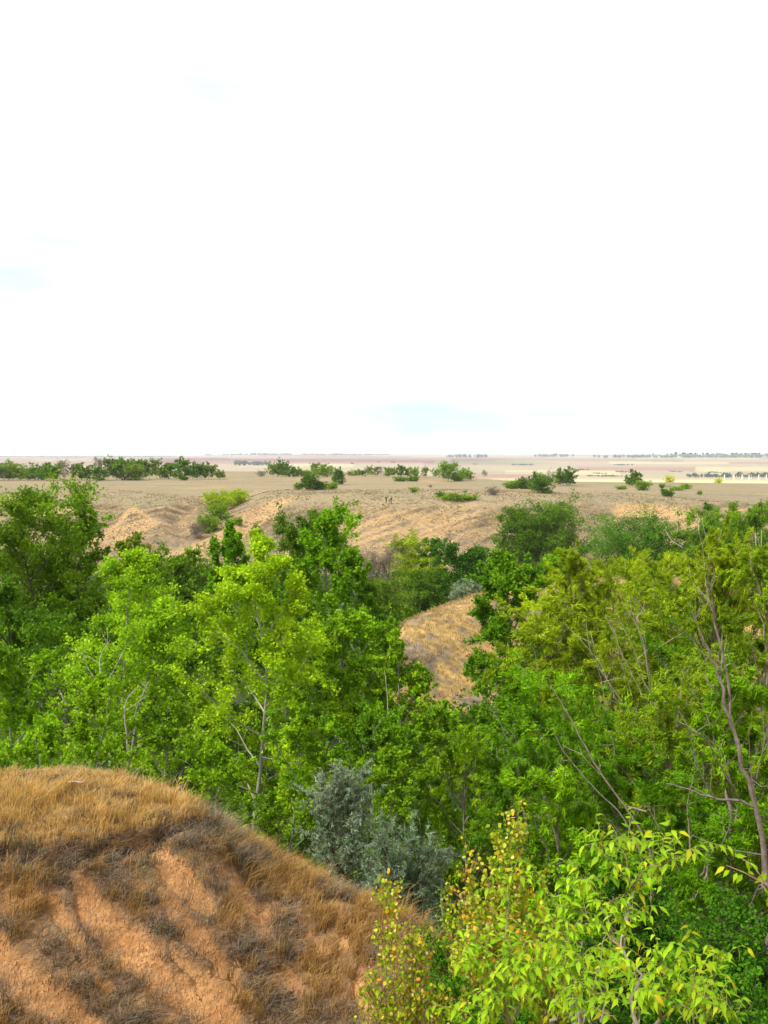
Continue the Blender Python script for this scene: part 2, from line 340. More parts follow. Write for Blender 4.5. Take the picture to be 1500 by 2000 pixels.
pinkm = smooth(5000, 5300, gr) * (1 - smooth(8200, 8800, gr)) * smooth(200, 330, fpx) * (1 - smooth(900, 1050, fpx)); fc = lerp(fc, pink, pinkm * (.55 + .45 * smooth(.4, .6, hsh)))
gm2 = smooth(.6, .72, vnoise(gx / 700, gy / 1400, 91, 3) * .5 + .5) * (gr > 3200); fc = lerp(fc, grn, gm2 * .8 * (fpx > 850))
C = C * (1 - ff[:, None]) + fc * ff[:, None]
C *= (1 + .10 * vnoise(gx / 2.1, gy / 2.1, 95, 3))[:, None]
nT, nR = len(ths), len(rs); I = np.arange(nT * nR).reshape(nT, nR); In = np.roll(I, -1, axis=0)
Fg = np.stack([I[:, :-1], I[:, 1:], In[:, 1:], In[:, :-1]], -1).reshape(-1, 4)
Vg = np.r_[GP, [[0, 0, -1.65]]]; fan = np.stack([np.full(nT, len(GP)), I[:, 0], In[:, 0]], -1)
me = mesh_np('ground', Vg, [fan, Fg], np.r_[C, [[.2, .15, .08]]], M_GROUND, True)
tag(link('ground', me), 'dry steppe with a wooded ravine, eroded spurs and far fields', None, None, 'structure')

# ------------------------------------------------------------------ trees
def leaf_mesh(mb, P, D, N, Ln, W, cols, fold=.18, single=False):
    """two-triangle folded leaves"""
    S = nrm(np.cross(D, N)); N = np.cross(S, D); n = len(P)
    Ln = np.broadcast_to(Ln, n)[:, None]; W = np.broadcast_to(W, n)[:, None]
    if single:      # far leaves: one triangle each
        V = np.stack([P + S * W * .55, P + D * Ln, P - S * W * .55], 1).reshape(-1, 3); mb.add(V, np.arange(3 * n).reshape(-1, 3), np.repeat(cols, 3, axis=0)); return
    V = np.stack([P, P + D * Ln * .42 + S * W * .5 + N * W * fold, P + D * Ln, P + D * Ln * .42 - S * W * .5 + N * W * fold], 1).reshape(-1, 3)
    b = np.arange(n)[:, None] * 4
    mb.add(V, np.concatenate([b + [0, 2, 1], b + [0, 3, 2]]), np.repeat(cols, 4, axis=0))
def palette(n, r, c1, c2, accent=None, pa=0, clump=None):
    t = r.random(n)[:, None] if clump is None else np.clip(.6 * clump[:, None] + .5 * r.random(n)[:, None] - .05, 0, 1)
    c = np.array(c1) * (1 - t) + np.array(c2) * t
    if accent is not None:
        k = r.random(n) < pa; c[k] = np.array(accent)[r.integers(0, len(accent), k.sum())]
    return c * r.uniform(.8, 1.2, (n, 1))
ENV = {'aspen': lambda t: np.interp(t, [0, .12, .3, .55, .8, 1], [.8, .98, 1, .88, .55, .12]),
       'round': lambda t: np.interp(t, [0, .2, .5, .8, 1], [.8, 1, 1, .82, .35]),
       'willow': lambda t: np.interp(t, [0, .3, .6, .85, 1], [.75, 1, 1, .85, .45]),
       'cone': lambda t: np.interp(t, [0, .15, .5, 1], [.85, 1, .66, .06])}
SPEC = {
 'aspen':  dict(env='aspen', h0=.10, el=(10, 62), c1=(0.0893, 0.2205, 0.0032), c2=(0.2860, 0.4840, 0.0110), bark=(.30, .30, .23), lw=.95, up=.25, cover=2.9, clump=.17),
 'aspen_light': dict(env='cone', h0=.06, el=(15, 62), c1=(0.1470, 0.2940, 0.0042), c2=(0.4180, 0.5940, 0.0154), bark=(.36, .35, .28), lw=.95, up=.25, cover=3.7, clump=.17),
 'aspen_dark': dict(env='aspen', h0=.08, el=(10, 60), c1=(0.0473, 0.1418, 0.0032), c2=(0.1650, 0.3300, 0.0077), bark=(.30, .29, .22), lw=.95, up=.25, cover=3.0, clump=.17),
 'dark':   dict(env='round', h0=.10, el=(0, 60), c1=(0.0336, 0.0998, 0.0032), c2=(0.1210, 0.2420, 0.0088), bark=(.10, .08, .06), lw=.8, up=.3, cover=3.2, clump=.2),
 'willow': dict(env='willow', h0=.05, el=(25, 72), c1=(0.1155, 0.1995, 0.0032), c2=(0.3740, 0.4840, 0.0110), bark=(.25, .2, .14), lw=.27, up=.1, cover=2.7, clump=.17, droop=.25),
 'willow_green': dict(env='willow', h0=.05, el=(20, 70), c1=(0.0473, 0.1460, 0.0018), c2=(0.1826, 0.3850, 0.0059), bark=(.22, .19, .14), lw=.29, up=.1, cover=2.8, clump=.2, droop=.2),
 'willow_grey': dict(env='round', h0=.05, el=(10, 65), c1=(0.041, 0.107, 0.0053), c2=(0.153, 0.279, 0.0134), bark=(.16, .14, .10), lw=.5, up=.2, cover=3.0, clump=.22),
 'silver': dict(env='round', h0=.03, el=(20, 75), c1=(.11, .17, .10), c2=(.33, .41, .29), bark=(.12, .10, .08), lw=.26, up=.1, cover=2.6, clump=.16, droop=-.05),
 'sparse': dict(env='round', h0=.25, el=(20, 65), c1=(0.054, 0.107, 0.0088), c2=(0.179, 0.265, 0.0268), bark=(.16, .13, .10), lw=.8, up=.3, cover=1.8, clump=.2),
 'bare':   dict(env='round', h0=.05, el=(30, 75), c1=(.14, .12, .09), c2=(.22, .19, .15), bark=(.20, .17, .15), lw=.25, up=.1, cover=.55, clump=.3),
}
NL = [0]
def grow(r, H, R, S, leafL, nleaf, stems=1, lean=0., detail=2, zmin=0., twigvis=True, far=False):
    """returns wood builder and leaf arrays in local coordinates"""
    wood = []; env = ENV[S['env']]
    n1 = int(np.clip(9 + 6 * detail + H * .7, 12, 36)); n2 = 4 + detail
    TW0, TWd, TWl, TWc = [], [], [], []
    for s in range(stems):
        a = r.uniform(0, 2 * math.pi); off = (R * .5 * r.uniform(.6, 1) if stems > 1 else 0) 
        hs = H * (1 if s == 0 else r.uniform(.72, .97)); k = 9
        t = np.linspace(0, 1, k); wob = np.cumsum(r.normal(0, .012 * H, (k, 2)), 0); wob -= wob[0]
        T = np.stack([math.cos(a) * off * t + wob[:, 0] + lean * H * t ** 1.3, math.sin(a) * off * t + wob[:, 1], hs * t * .98], -1)
        r0 = .008 * H + .010; wood.append((T[None], (.85 * r0 * (1 - t) ** .8 + .006)[None], 6))
        Rs = R * (1 if stems == 1 else .8)
        h = S['h0'] + (1 - S['h0']) * (np.arange(n1) + r.random(n1)) / n1; h = np.clip(h, 0, .985)
        st = np.stack([np.interp(h, t, T[:, i]) for i in range(3)], -1)
        az = np.arange(n1) * 2.399 + r.normal(0, .4, n1)
        tt = (h - S['h0']) / (1 - S['h0']); el = np.radians(np.interp(tt, [0, 1], S['el']) + r.normal(0, 8, n1))
        Lb = env(tt) * Rs * r.uniform(.72, 1.12, n1) / np.maximum(np.cos(el), .45)
        D = np.stack([np.cos(az) * np.cos(el), np.sin(az) * np.cos(el), np.sin(el)], -1)
        u = np.linspace(0, 1, 5); bend = S.get('droop', .0)
        B = st[:, None] + D[:, None] * (Lb[:, None] * u)[..., None]
        B[..., 2] += (Lb[:, None] * (u ** 2) * (.18 - bend * .5)); B[:, 1:] += r.normal(0, .03, (n1, 4, 3)) * Lb[:, None, None]
        rb = np.clip(.014 * Lb, .005, .035)[:, None] * (1.05 - u) + .003
        wood.append((B, rb, 4))
        # second order
        q = np.clip(r.uniform(.22, 1.0, (n1, n2)), 0, .999) * 4; qi = q.astype(int); qf = (q - qi)[..., None]
        ii = np.arange(n1)[:, None]; s2 = B[ii, qi] * (1 - qf) + B[ii, qi + 1] * qf
        d2 = nrm(nrm(B[ii, np.minimum(qi + 1, 4)] - B[ii, qi]) * .8 + r.normal(0, .62, (n1, n2, 3)) + np.array([0, 0, S['up']]))
        l2 = Lb[:, None] * r.uniform(.18, .42, (n1, n2)) + .05 * H * .3
        s2 = s2.reshape(-1, 3); d2 = d2.reshape(-1, 3); l2 = l2.reshape(-1)
        P2 = np.stack([s2, s2 + d2 * (l2 * .5)[:, None] + r.normal(0, .04, s2.shape) * l2[:, None], s2 + d2 * l2[:, None]], 1)
        P2[:, 2, 2] -= bend * l2 * .6
        if not far or S['cover'] < 1.5: wood.append((P2[:, ::2], np.stack([np.full(len(l2), .008), np.full(len(l2), .003)], 1), 3))
        TW0.append(P2[:, 0]); TWd.append(P2[:, 2] - P2[:, 0]); TWl.append(l2); TWc.append(r.random(len(l2)))
        # leader tip
    P0 = np.concatenate(TW0); DD = np.concatenate(TWd); cc = np.concatenate(TWc)
    nt3 = len(P0); n3 = 4
    # short twigs along the second order
    u3 = r.uniform(.15, 1, (nt3, n3))[..., None]; ln3 = np.linalg.norm(DD, axis=1)
    d3 = nrm(nrm(DD)[:, None] * .7 + r.normal(0, .7, (nt3, n3, 3)) + np.array([0, 0, S['up'] - S.get('droop', 0) * 1.6]))
    l3 = (ln3[:, None] * r.uniform(.3, .7, (nt3, n3)))[..., None]
    s3 = P0[:, None] + DD[:, None] * u3; e3 = s3 + d3 * l3
    if detail >= 2 and twigvis and not far:
        wood.append((np.stack([s3.reshape(-1, 3), e3.reshape(-1, 3)], 1)[::4], np.tile([.0045, .002], (len(s3.reshape(-1, 3)[::4]), 1)), 3))
    # leaves
    ok = np.ones(nt3 * n3, bool)
    if zmin > 0: ok = (e3.reshape(-1, 3)[:, 2] > zmin)
    rad_ = np.hypot(e3[..., 0], e3[..., 1]).reshape(-1) / R; wt = (.45 + np.clip(rad_, 0, 1) + .8 * (e3.reshape(-1, 3)[:, 2] / H) ** 2) * ok; idx = r.choice(len(wt), nleaf, p=wt / wt.sum()); v = r.random(nleaf)[:, None] ** .7
    sp_ = S['clump'] * np.clip(R / 2.2, .25, 3) * (.55 if H < 12 and R < 6 and nleaf < 2500 else (.9 if far else .6))
    P = s3.reshape(-1, 3)[idx] + (d3 * l3).reshape(-1, 3)[idx] * v + r.normal(0, 1, (nleaf, 3)) * sp_ * .6
    P[:, 2] = np.maximum(P[:, 2], .05)
    base = d3.reshape(-1, 3)[idx]; clump = cc[idx // n3]
    return wood, P, base, clump
def tree(name, cat, label, group, px, top, wpx, Y, sp, seed, base_py=None, zb=None, h0=None, dens=1., leafpx=None, stems=1, detail=2, lean=0., accent=None, pa=0, wood_name='trunk', crown='crown', zcut=None, tint=(1, 1, 1), rmin=4., leafm=None):
    leafpx = leafpx or 5.5; S = dict(SPEC[sp]); S['h0'] = S['h0'] if h0 is None else h0; r = np.random.default_rng(seed)
    if base_py is not None and Y is None: b = hit(px, base_py, rmin); Y = b[1]
    else:
        b = at(px, top, Y); 
    x = b[0]; z0 = float(G(x, Y)[0]) if zb is None else zb
    ztop = at(px, top, Y)[2]; H = ztop - z0; R = wpx * .5 * Y / F_PX * 1.12
    leafpx *= 1.35 if sp in ('willow', 'willow_green') else 1; leafL = leafpx * Y / F_PX if leafm is None else leafm; W = leafL * S['lw']
    lx = leafL * F_PX / Y
    zc = 0 if zcut is None else max(0, at(px, zcut, Y)[2] - z0)
    sil = wpx * (H - max(zc, S['h0'] * H)) * F_PX / Y * .72
    n = int(S['cover'] * 1.12 * dens * sil * (1 if Y < 100 else .9) / (lx * lx * S['lw'] * .5 * .55)); n = int(np.clip(n, 30, 40000)); NL[0] += n
    wood, P, base, cl = grow(r, H, R, S, leafL, n, stems, lean, 2, zc, far=Y > 40)
    # fit the crown to its height and width
    fz = H / np.percentile(P[:, 2], 98.6); sx = R / 1.12 / max(np.percentile(np.abs(P[:, 0]), 96), 1e-3); sx = float(np.clip(sx, .6, 1.7))
    fit = np.array([sx, sx, fz]); P = P * fit; wood = [(np.asarray(a_) * fit, b_, c_) for a_, b_, c_ in wood]
    root = link(name, None, loc=(x, Y, z0)); root.empty_display_size = .3; tag(root, label, cat, group)
    mb = MB()
    for Pw, Rw, sd_ in wood:
        V, Fq = tubes(Pw, Rw, sd_); mb.add(V, Fq, np.array(S['bark']) * .95)
    link(wood_name, mb.mesh(name + '_' + wood_name, M_BARK, True), root)
    D = nrm(base * .5 + r.normal(0, .7, (n, 3)) + np.array([0, 0, -.35])) if S['lw'] > .45 else nrm(base * .9 + r.normal(0, .42, (n, 3)) + np.array([0, 0, -.2]))
    N = nrm(r.normal(0, .75, (n, 3)) + np.array([0, -.15, .7]))
    c = palette(n, r, np.array(S['c1']) * tint, np.array(S['c2']) * tint, accent, pa, cl)
    ml = MB(); leaf_mesh(ml, P, D, N, leafL * r.uniform(.75, 1.25, n), W, c, single=Y > 14)
    link(crown, ml.mesh(name + '_' + crown, M_LEAF), root)
    return root
YEL = [(.5, .42, .03), (.55, .3, .02), (.45, .40, .04)]
T_ = lambda *a, **k: tree(*a, **k)
# --- the nearer trees of the ravine: name, category, label, group, px, top, width, distance, kind, seed
G1 = 'trees of the ravine wood'
T_('aspen_tree','tree','large pale green aspen with white limbs, tallest behind the grassy spur',G1,478,1062,330,30,'aspen_light',101,zcut=1650,tint=(1.15,1.12,1),dens=1.15)
T_('aspen_tree','tree','broad pale green aspen with bare forked grey limbs at its middle',G1,195,1098,320,32,'aspen_light',102,zcut=1540,stems=2,tint=(.9,.98,1))
T_('aspen_tree','tree','darker green aspen standing between the largest aspen and the dry knoll',G1,680,1172,210,36,'aspen',103,zcut=1640)
T_('aspen_tree','tree','slender aspen with a thin white stem below the dry knoll',G1,785,1245,150,31,'aspen',104,zcut=1640,tint=(1.05,1,1))
T_('aspen_tree','tree','aspen cut by the photo edge above the grassy spur',G1,10,1270,190,28,'aspen',105,zcut=1560)
T_('young_aspen','tree','young bright aspen rising just behind the crest of the grassy spur',G1,205,1325,150,23,'aspen',106,zcut=1530,tint=(1.15,1.1,1))
T_('young_aspen','tree','low leafy aspen at the photo edge behind the spur crest',G1,60,1400,160,22,'aspen',107,zcut=1540,leafpx=6,tint=(1.05,1.05,1))
T_('young_aspen','tree','young aspen in front of the largest one, over the slope of the spur',G1,560,1400,170,25,'aspen',108,zcut=1700)
T_('young_aspen','tree','low aspen with leaning grey stem close behind the spur shoulder',G1,430,1440,150,23,'aspen',109,zcut=1640)
T_('aspen_tree','tree','tall dark aspen with a pointed top behind the largest aspen',G1,640,1005,165,50,'aspen_dark',110,dens=1.5,zcut=1330,tint=(1.5,1.4,1))
T_('aspen_tree','tree','dark aspen with a ragged top reaching up to the eroded track',G1,445,1030,115,52,'aspen_dark',111,dens=1.5,zcut=1300,tint=(1.4,1.35,1))
T_('willow_tree','tree','feathery willow top rising behind the aspens below the track',G1,565,998,140,62,'willow_grey',112,zcut=1250,leafpx=5)
T_('aspen_tree','tree','aspen filling the gap between the pointed aspen and the grey shrubs',G1,690,1080,110,46,'aspen_dark',113,dens=1.5,zcut=1300,tint=(1.15,1.1,1))
T_('maple_tree','tree','big dense dark green tree at the photo edge reaching above the plateau',G1,75,958,225,50,'dark',114,zcut=1330,stems=2,dens=2.4,tint=(1.75,1.5,1),accent=YEL,pa=.01)
T_('maple_tree','tree','low dark tree behind the broad aspen',G1,30,1120,150,42,'dark',115,zcut=1400,tint=(1.1,1.1,1))
T_('elm_tree','tree','olive tree with yellowing top beside the dense dark tree',G1,262,1052,100,75,'dark',116,zcut=1250,leafpx=5,accent=YEL,pa=.05,tint=(1.6,1.2,1))
T_('elm_tree','tree','round green tree behind the gap of the two pale aspens',G1,345,1075,110,85,'dark',117,zcut=1250,leafpx=5,tint=(1.5,1.3,1))
T_('elm_tree','tree','dark green tree low between the two pale aspens',G1,345,1130,130,60,'dark',118,zcut=1350,tint=(1.2,1.1,1))
T_('aspen_tree','tree','dark aspen standing before the dry knoll',G1,1008,1088,170,48,'aspen_dark',119,dens=2.4,zcut=1450,tint=(1.2,1.15,1))
T_('aspen_tree','tree','aspen on the lower side of the dry knoll with a leaning grey stem',G1,1000,1310,190,33,'aspen_dark',120,zcut=1650,tint=(1.2,1.15,1))
T_('aspen_tree','tree','small aspen in the hollow beneath the dry knoll',G1,870,1375,160,29,'aspen',121,zcut=1680)
T_('aspen_tree','tree','shaded aspen behind the silver shrubs',G1,720,1380,200,27,'aspen_dark',122,zcut=1650)
T_('willow_tree','tree','olive willow behind the orange-leaved sapling',G1,915,1430,150,23,'willow_green',123,zcut=1720,tint=(1.4,1.1,1))
T_('willow_tree','tree','bright rounded willow beside the dark aspen',G1,1060,1165,200,33,'willow',124,zcut=1480,leafpx=7)
T_('willow_tree','tree','yellow-green willow with a lone round tuft on top',G1,1140,1075,120,38,'willow',125,zcut=1400,leafpx=5.5,tint=(1.1,1.05,1))
T_('willow_tree','tree','wide willow with a level top before the pale ground strip',G1,1235,1098,190,37,'willow',126,zcut=1450,leafpx=5.5,stems=2)
T_('willow_tree','tree','willow behind the dead limbs in the middle of the thicket',G1,1310,1120,170,33,'willow',127,zcut=1450,leafpx=7,tint=(.95,1,1))
T_('willow_tree','tree','tallest willow with red stems standing above the bare trunk',G1,1385,1045,170,28,'willow',128,zcut=1500,leafpx=6,accent=[(.4,.15,.03)],pa=.015)
T_('willow_tree','tree','willow cut by the photo edge with white dead poles',G1,1490,1065,170,26,'willow',129,zcut=1500,leafpx=6,tint=(.9,1,1))
T_('willow_tree','tree','broad green willow in front of the rounded bright one',G1,1150,1330,280,26,'willow_green',130,zcut=1680,leafpx=8,tint=(1.3,1.2,1),stems=2)
T_('willow_tree','tree','bushy willow with yellow flecks between the leaning and the bare trunk',G1,1300,1300,240,24,'willow',131,zcut=1700,leafpx=6.5,stems=2,tint=(.8,.9,1),accent=YEL,pa=.02)
T_('willow_tree','tree','green willow at the photo edge behind the gnarled bare trunk',G1,1450,1310,200,21,'willow_green',132,zcut=1750,leafpx=9,tint=(1.4,1.2,1))
T_('willow_tree','tree','low olive willow with drooping shoots left of the leaning bare stems',G1,1090,1520,150,19,'willow_green',133,zcut=1800,leafpx=8,tint=(1.6,1.35,1))
T_('willow_tree','tree','dark willow low in the shade under the bare trunk',G1,1360,1530,260,19,'willow_green',134,zcut=1850,leafpx=7)
for i, (px, t, wd, lb) in enumerate([(1085,1112,150,'willow top behind the rounded bright willow on the knoll side'),(1185,1104,150,'willow top just under the sprawling far willow'),(1285,1100,150,'willow top in the level hedge before the pale ground strip'),
 (1350,1068,120,'feathery willow top close beside the tallest willow'),(1445,1078,150,'feathery willow top between the tallest willow and the photo edge')]):
    T_('willow_tree','tree',lb,G1,px,t,wd,42+i,'willow',190+i,zcut=1350,dens=1.1,leafpx=5.2)
for i, (px, t, wd, Y, kd, lb, zc) in enumerate([
 (110,1210,230,41,'aspen_dark','shaded aspen between the dense dark tree and the broad pale aspen',1450),(350,1190,230,44,'aspen_dark','dark aspen closing the gap between the two pale aspens',1500),
 (560,1130,230,43,'aspen_dark','dark aspen directly behind the largest aspen',1450),(740,1190,150,52,'aspen_dark','dark aspen left of the dry knoll',1400),(330,1350,170,27,'aspen','aspen low between the broad and the largest aspen',1600),
 (640,1300,190,31,'aspen','mid green aspen over the taller silver shrub',1600),(1060,1240,190,43,'aspen_dark','dark aspen behind the rounded bright willow',1450),(1200,1210,260,31,'willow','willow filling the middle of the thicket',1500),
 (1400,1180,240,30,'willow_green','green willow behind the crown of the bare trunk',1500),(1020,1430,220,21,'willow_green','shaded willow above the pale forked stem',1750),(1210,1440,240,20,'willow_green','willow in the dark heart of the thicket behind the leaning stems',1750),
 (150,1140,200,60,'dark','dark tree at the foot of the dense dark tree',1300),(760,1450,170,24,'aspen','leafy young aspen right above the lower silver shrub',1680)]):
    T_('aspen_tree' if 'aspen' in kd else ('willow_tree' if 'willow' in kd else 'maple_tree'),'tree',lb,G1,px,t,wd,Y,kd,170+i,zcut=zc,tint=(.85,.85,1),dens=.8)  # filler leaves tinted darker to imitate shade in the gaps between crowns
T_('maple_tree','tree','lower shoulder of dark foliage beside the big dense dark tree',G1,155,1000,130,52,'dark',116,zcut=1300,dens=1.6,tint=(1.6,1.45,1))
# shrubs in the shade, low and right; dark ones tinted down to deepen it
G2 = 'shrubs in the bottom of the ravine'
T_('shrub','shrub','bright leafy shrub between the orange sapling and the leaning stems',G2,1150,1640,150,14.5,'aspen',141,zcut=1900,leafpx=6,stems=3,tint=(.95,1.05,1))
T_('shrub','shrub','dark green shrub with one red spray of leaves',G2,1440,1760,240,12,'dark',142,leafpx=8,stems=4,tint=(.7,.95,1),accent=[(.45,.05,.02)],pa=.003)
T_('shrub','shrub','dark shrub behind the yellow-green foreground shrub',G2,1290,1680,200,13.5,'dark',143,leafpx=6,stems=4,tint=(.6,.85,1))
T_('shrub','shrub','mid green shrub filling the corner under the yellow-green leaves',G2,1380,1880,260,9.5,'dark',144,leafpx=9,stems=4,tint=(.75,1.05,1))
T_('shrub','shrub','green shrub at the foot of the orange-leaved saplings',G2,930,1790,190,11.5,'dark',145,leafpx=6,stems=3,tint=(.8,1,1))
T_('shrub','shrub','shaded green shrub below the foreground shrub and beside the spur',G2,960,1900,260,9,'dark',146,leafpx=9,stems=4,tint=(.8,1.1,1))
T_('silver_shrub','shrub','silver-leaved shrub, the taller one rising behind the spur','silver shrubs behind the spur',668,1500,115,18.5,'silver',147,leafpx=8,stems=3,zcut=1760)
T_('silver_shrub','shrub','lower spreading silver-leaved shrub beside the taller one','silver shrubs behind the spur',790,1598,160,17.5,'silver',148,leafpx=8,stems=4,zcut=1790,tint=(.78,.85,.78))
# --- beyond the knoll
G3 = 'trees in the far arm of the ravine'
T_('willow_tree','tree','big grey-green double willow under the far slope, its taller half',G3,1090,985,130,165,'willow_grey',151,zcut=1130,leafpx=4,dens=1.5,stems=3,detail=1)
T_('willow_tree','tree','lower leaning half of the grey-green double willow',G3,1003,998,100,167,'willow_grey',152,zcut=1120,leafpx=4,dens=1.5,stems=2,detail=1)
T_('willow_tree','tree','sprawling green willow with open limbs before the slope',G3,1240,1006,150,150,'willow_grey',153,zcut=1120,leafpx=4,dens=1.5,stems=4,detail=1,tint=(.9,1.1,1))
T_('willow_tree','tree','light green willow at the foot of the orange scar',G3,1370,1000,100,140,'willow_grey',154,zcut=1110,leafpx=4,dens=1.5,detail=1,tint=(1.5,1.4,1))
T_('elm_tree','tree','dark bluish tree between the willows by the scar',G3,1415,990,90,175,'willow_grey',155,zcut=1110,leafpx=4,dens=1.5,detail=1,tint=(.8,.9,1.2))
T_('willow_tree','tree','bright green tree behind the white dead poles',G3,1465,985,130,125,'willow_grey',156,zcut=1120,leafpx=4,dens=1.5,detail=1,tint=(1.6,1.5,1))
T_('willow_tree','tree','yellow-green willow beyond the dry knoll',G3,808,1052,100,118,'willow',157,zcut=1160,leafpx=4,dens=1.5,detail=1,stems=2)
T_('dead_shrub','shrub','grey leafless shrub beside the yellow-green willow',G3,742,1068,80,112,'bare',158,detail=2,leafpx=4,dens=1.5,stems=3)
T_('elm_tree','tree','very dark green tree over the top of the dry knoll',G3,888,1062,120,112,'dark',159,zcut=1175,leafpx=4,dens=1.5,detail=1,stems=2,tint=(.6,.8,1.1))
T_('elm_tree','tree','green tree squeezed between the yellow willow and the dark tree',G3,848,1055,80,124,'dark',160,zcut=1150,leafpx=4,dens=1.5,detail=1,tint=(1,1.1,1))
T_('hawthorn_bush','bush','grey-olive thorn bush left of the dry knoll',G3,765,1135,110,88,'willow_grey',161,leafpx=5,stems=3,detail=1,tint=(1.1,1,1))
T_('hawthorn_bush','bush','dark low bush under the yellow-green willow',G3,820,1120,100,104,'dark',162,leafpx=4,dens=1.5,stems=3,detail=1,tint=(.9,.9,1))
T_('silver_shrub','shrub','small silver bush on the crest of the dry knoll',G3,893,1140,40,84,'silver',163,leafpx=5,stems=2,detail=1)
T_('silver_shrub','shrub','second small silver bush higher on the knoll crest',G3,925,1130,34,85,'silver',164,leafpx=5,detail=1)
T_('hawthorn_bush','bush','bush row at the slope foot under the eroded track',G3,390,1085,90,120,'dark',165,leafpx=4,dens=1.5,stems=3,detail=1,tint=(1.6,1.4,1))
T_('elm_tree','tree','small tree beside the sprawling willow under the scar',G3,1325,1055,70,150,'dark',166,zcut=1110,leafpx=4,dens=1.5,detail=1,tint=(1,1.1,1))
T_('elm_tree','tree','dark tree at the foot of the far slope near the double willow',G3,940,1085,70,125,'dark',167,leafpx=4,dens=1.5,detail=1)
T_('hawthorn_bush','bush','dark bush at the slope foot left of the aspen tops',G3,300,1090,70,100,'dark',168,leafpx=4,dens=1.5,stems=2,detail=1,tint=(1.3,1.2,1))
print('leaves near', NL[0])
# --- plateau trees
row = [  # px, base, top, width, kind, what it looks like
 (8,938,906,40,'dark','dense green tree'),(32,938,903,36,'willow_grey','yellowing tree with thin top'),(55,938,914,28,'willow_grey','low olive tree'),
 (75,938,906,38,'dark','flat topped green tree'),(98,939,905,34,'dark','round crowned green tree'),(128,938,899,32,'bare','grey leafless tree'),(148,938,906,20,'sparse','thin green tree'),
 (165,938,906,30,'dark','umbrella crowned tree'),(193,939,911,24,'dark','dark bushy low tree'),(196,938,894,20,'bare','bare pale branched tree'),(211,938,892,20,'sparse','tall ragged tree with crooked top'),
 (227,938,897,36,'dark','broad many stemmed green tree'),(251,937,897,30,'dark','tall full green tree'),(259,938,908,38,'willow_grey','round bright green bush reaching the ground'),(276,937,899,20,'dark','narrow green tree'),
 (291,937,900,20,'sparse','sparse grey tree'),(305,935,896,22,'sparse','tall see-through tree'),(317,936,914,14,'willow_grey','small yellowish tree'),(331,936,900,28,'dark','rounded green tree on a clear stem'),
 (356,938,897,28,'dark','tall dark green tree leafy to the ground'),(376,936,905,18,'dark','slim tree'),(391,936,905,28,'dark','spreading green tree on two stems'),(407,936,905,28,'sparse','brownish open tree'),(428,937,917,18,'sparse','smallest thin tree')]
ordn = ['first','second','third','fourth','fifth','sixth','seventh','eighth','ninth','tenth','eleventh','twelfth','thirteenth','fourteenth','fifteenth','sixteenth','seventeenth','eighteenth','nineteenth','twentieth','twenty-first','twenty-second','twenty-third','twenty-fourth']
for i, (px, b, t, wd, kd, ds) in enumerate(row):
    o = ordn[len(row) - 1 - i]
    tr_ = {'dark': (1.35, 1.25, 1.2), 'willow_grey': (1.6, 1.3, 1), 'sparse': (1.1, 1.1, 1), 'bare': (1, 1, 1)}[kd]
    tree('plateau_tree', 'tree', f'{ds}, {o} from the open end of the windbreak', 'windbreak row on the plateau', px, t, wd * 1.12, None, kd, 300 + i, base_py=b, leafpx=2.9, detail=1, rmin=300, tint=tr_, dens=2.2, h0=(.02 if 'ground' in ds or 'bush' in ds else .24), stems=2 if wd > 30 else 1)
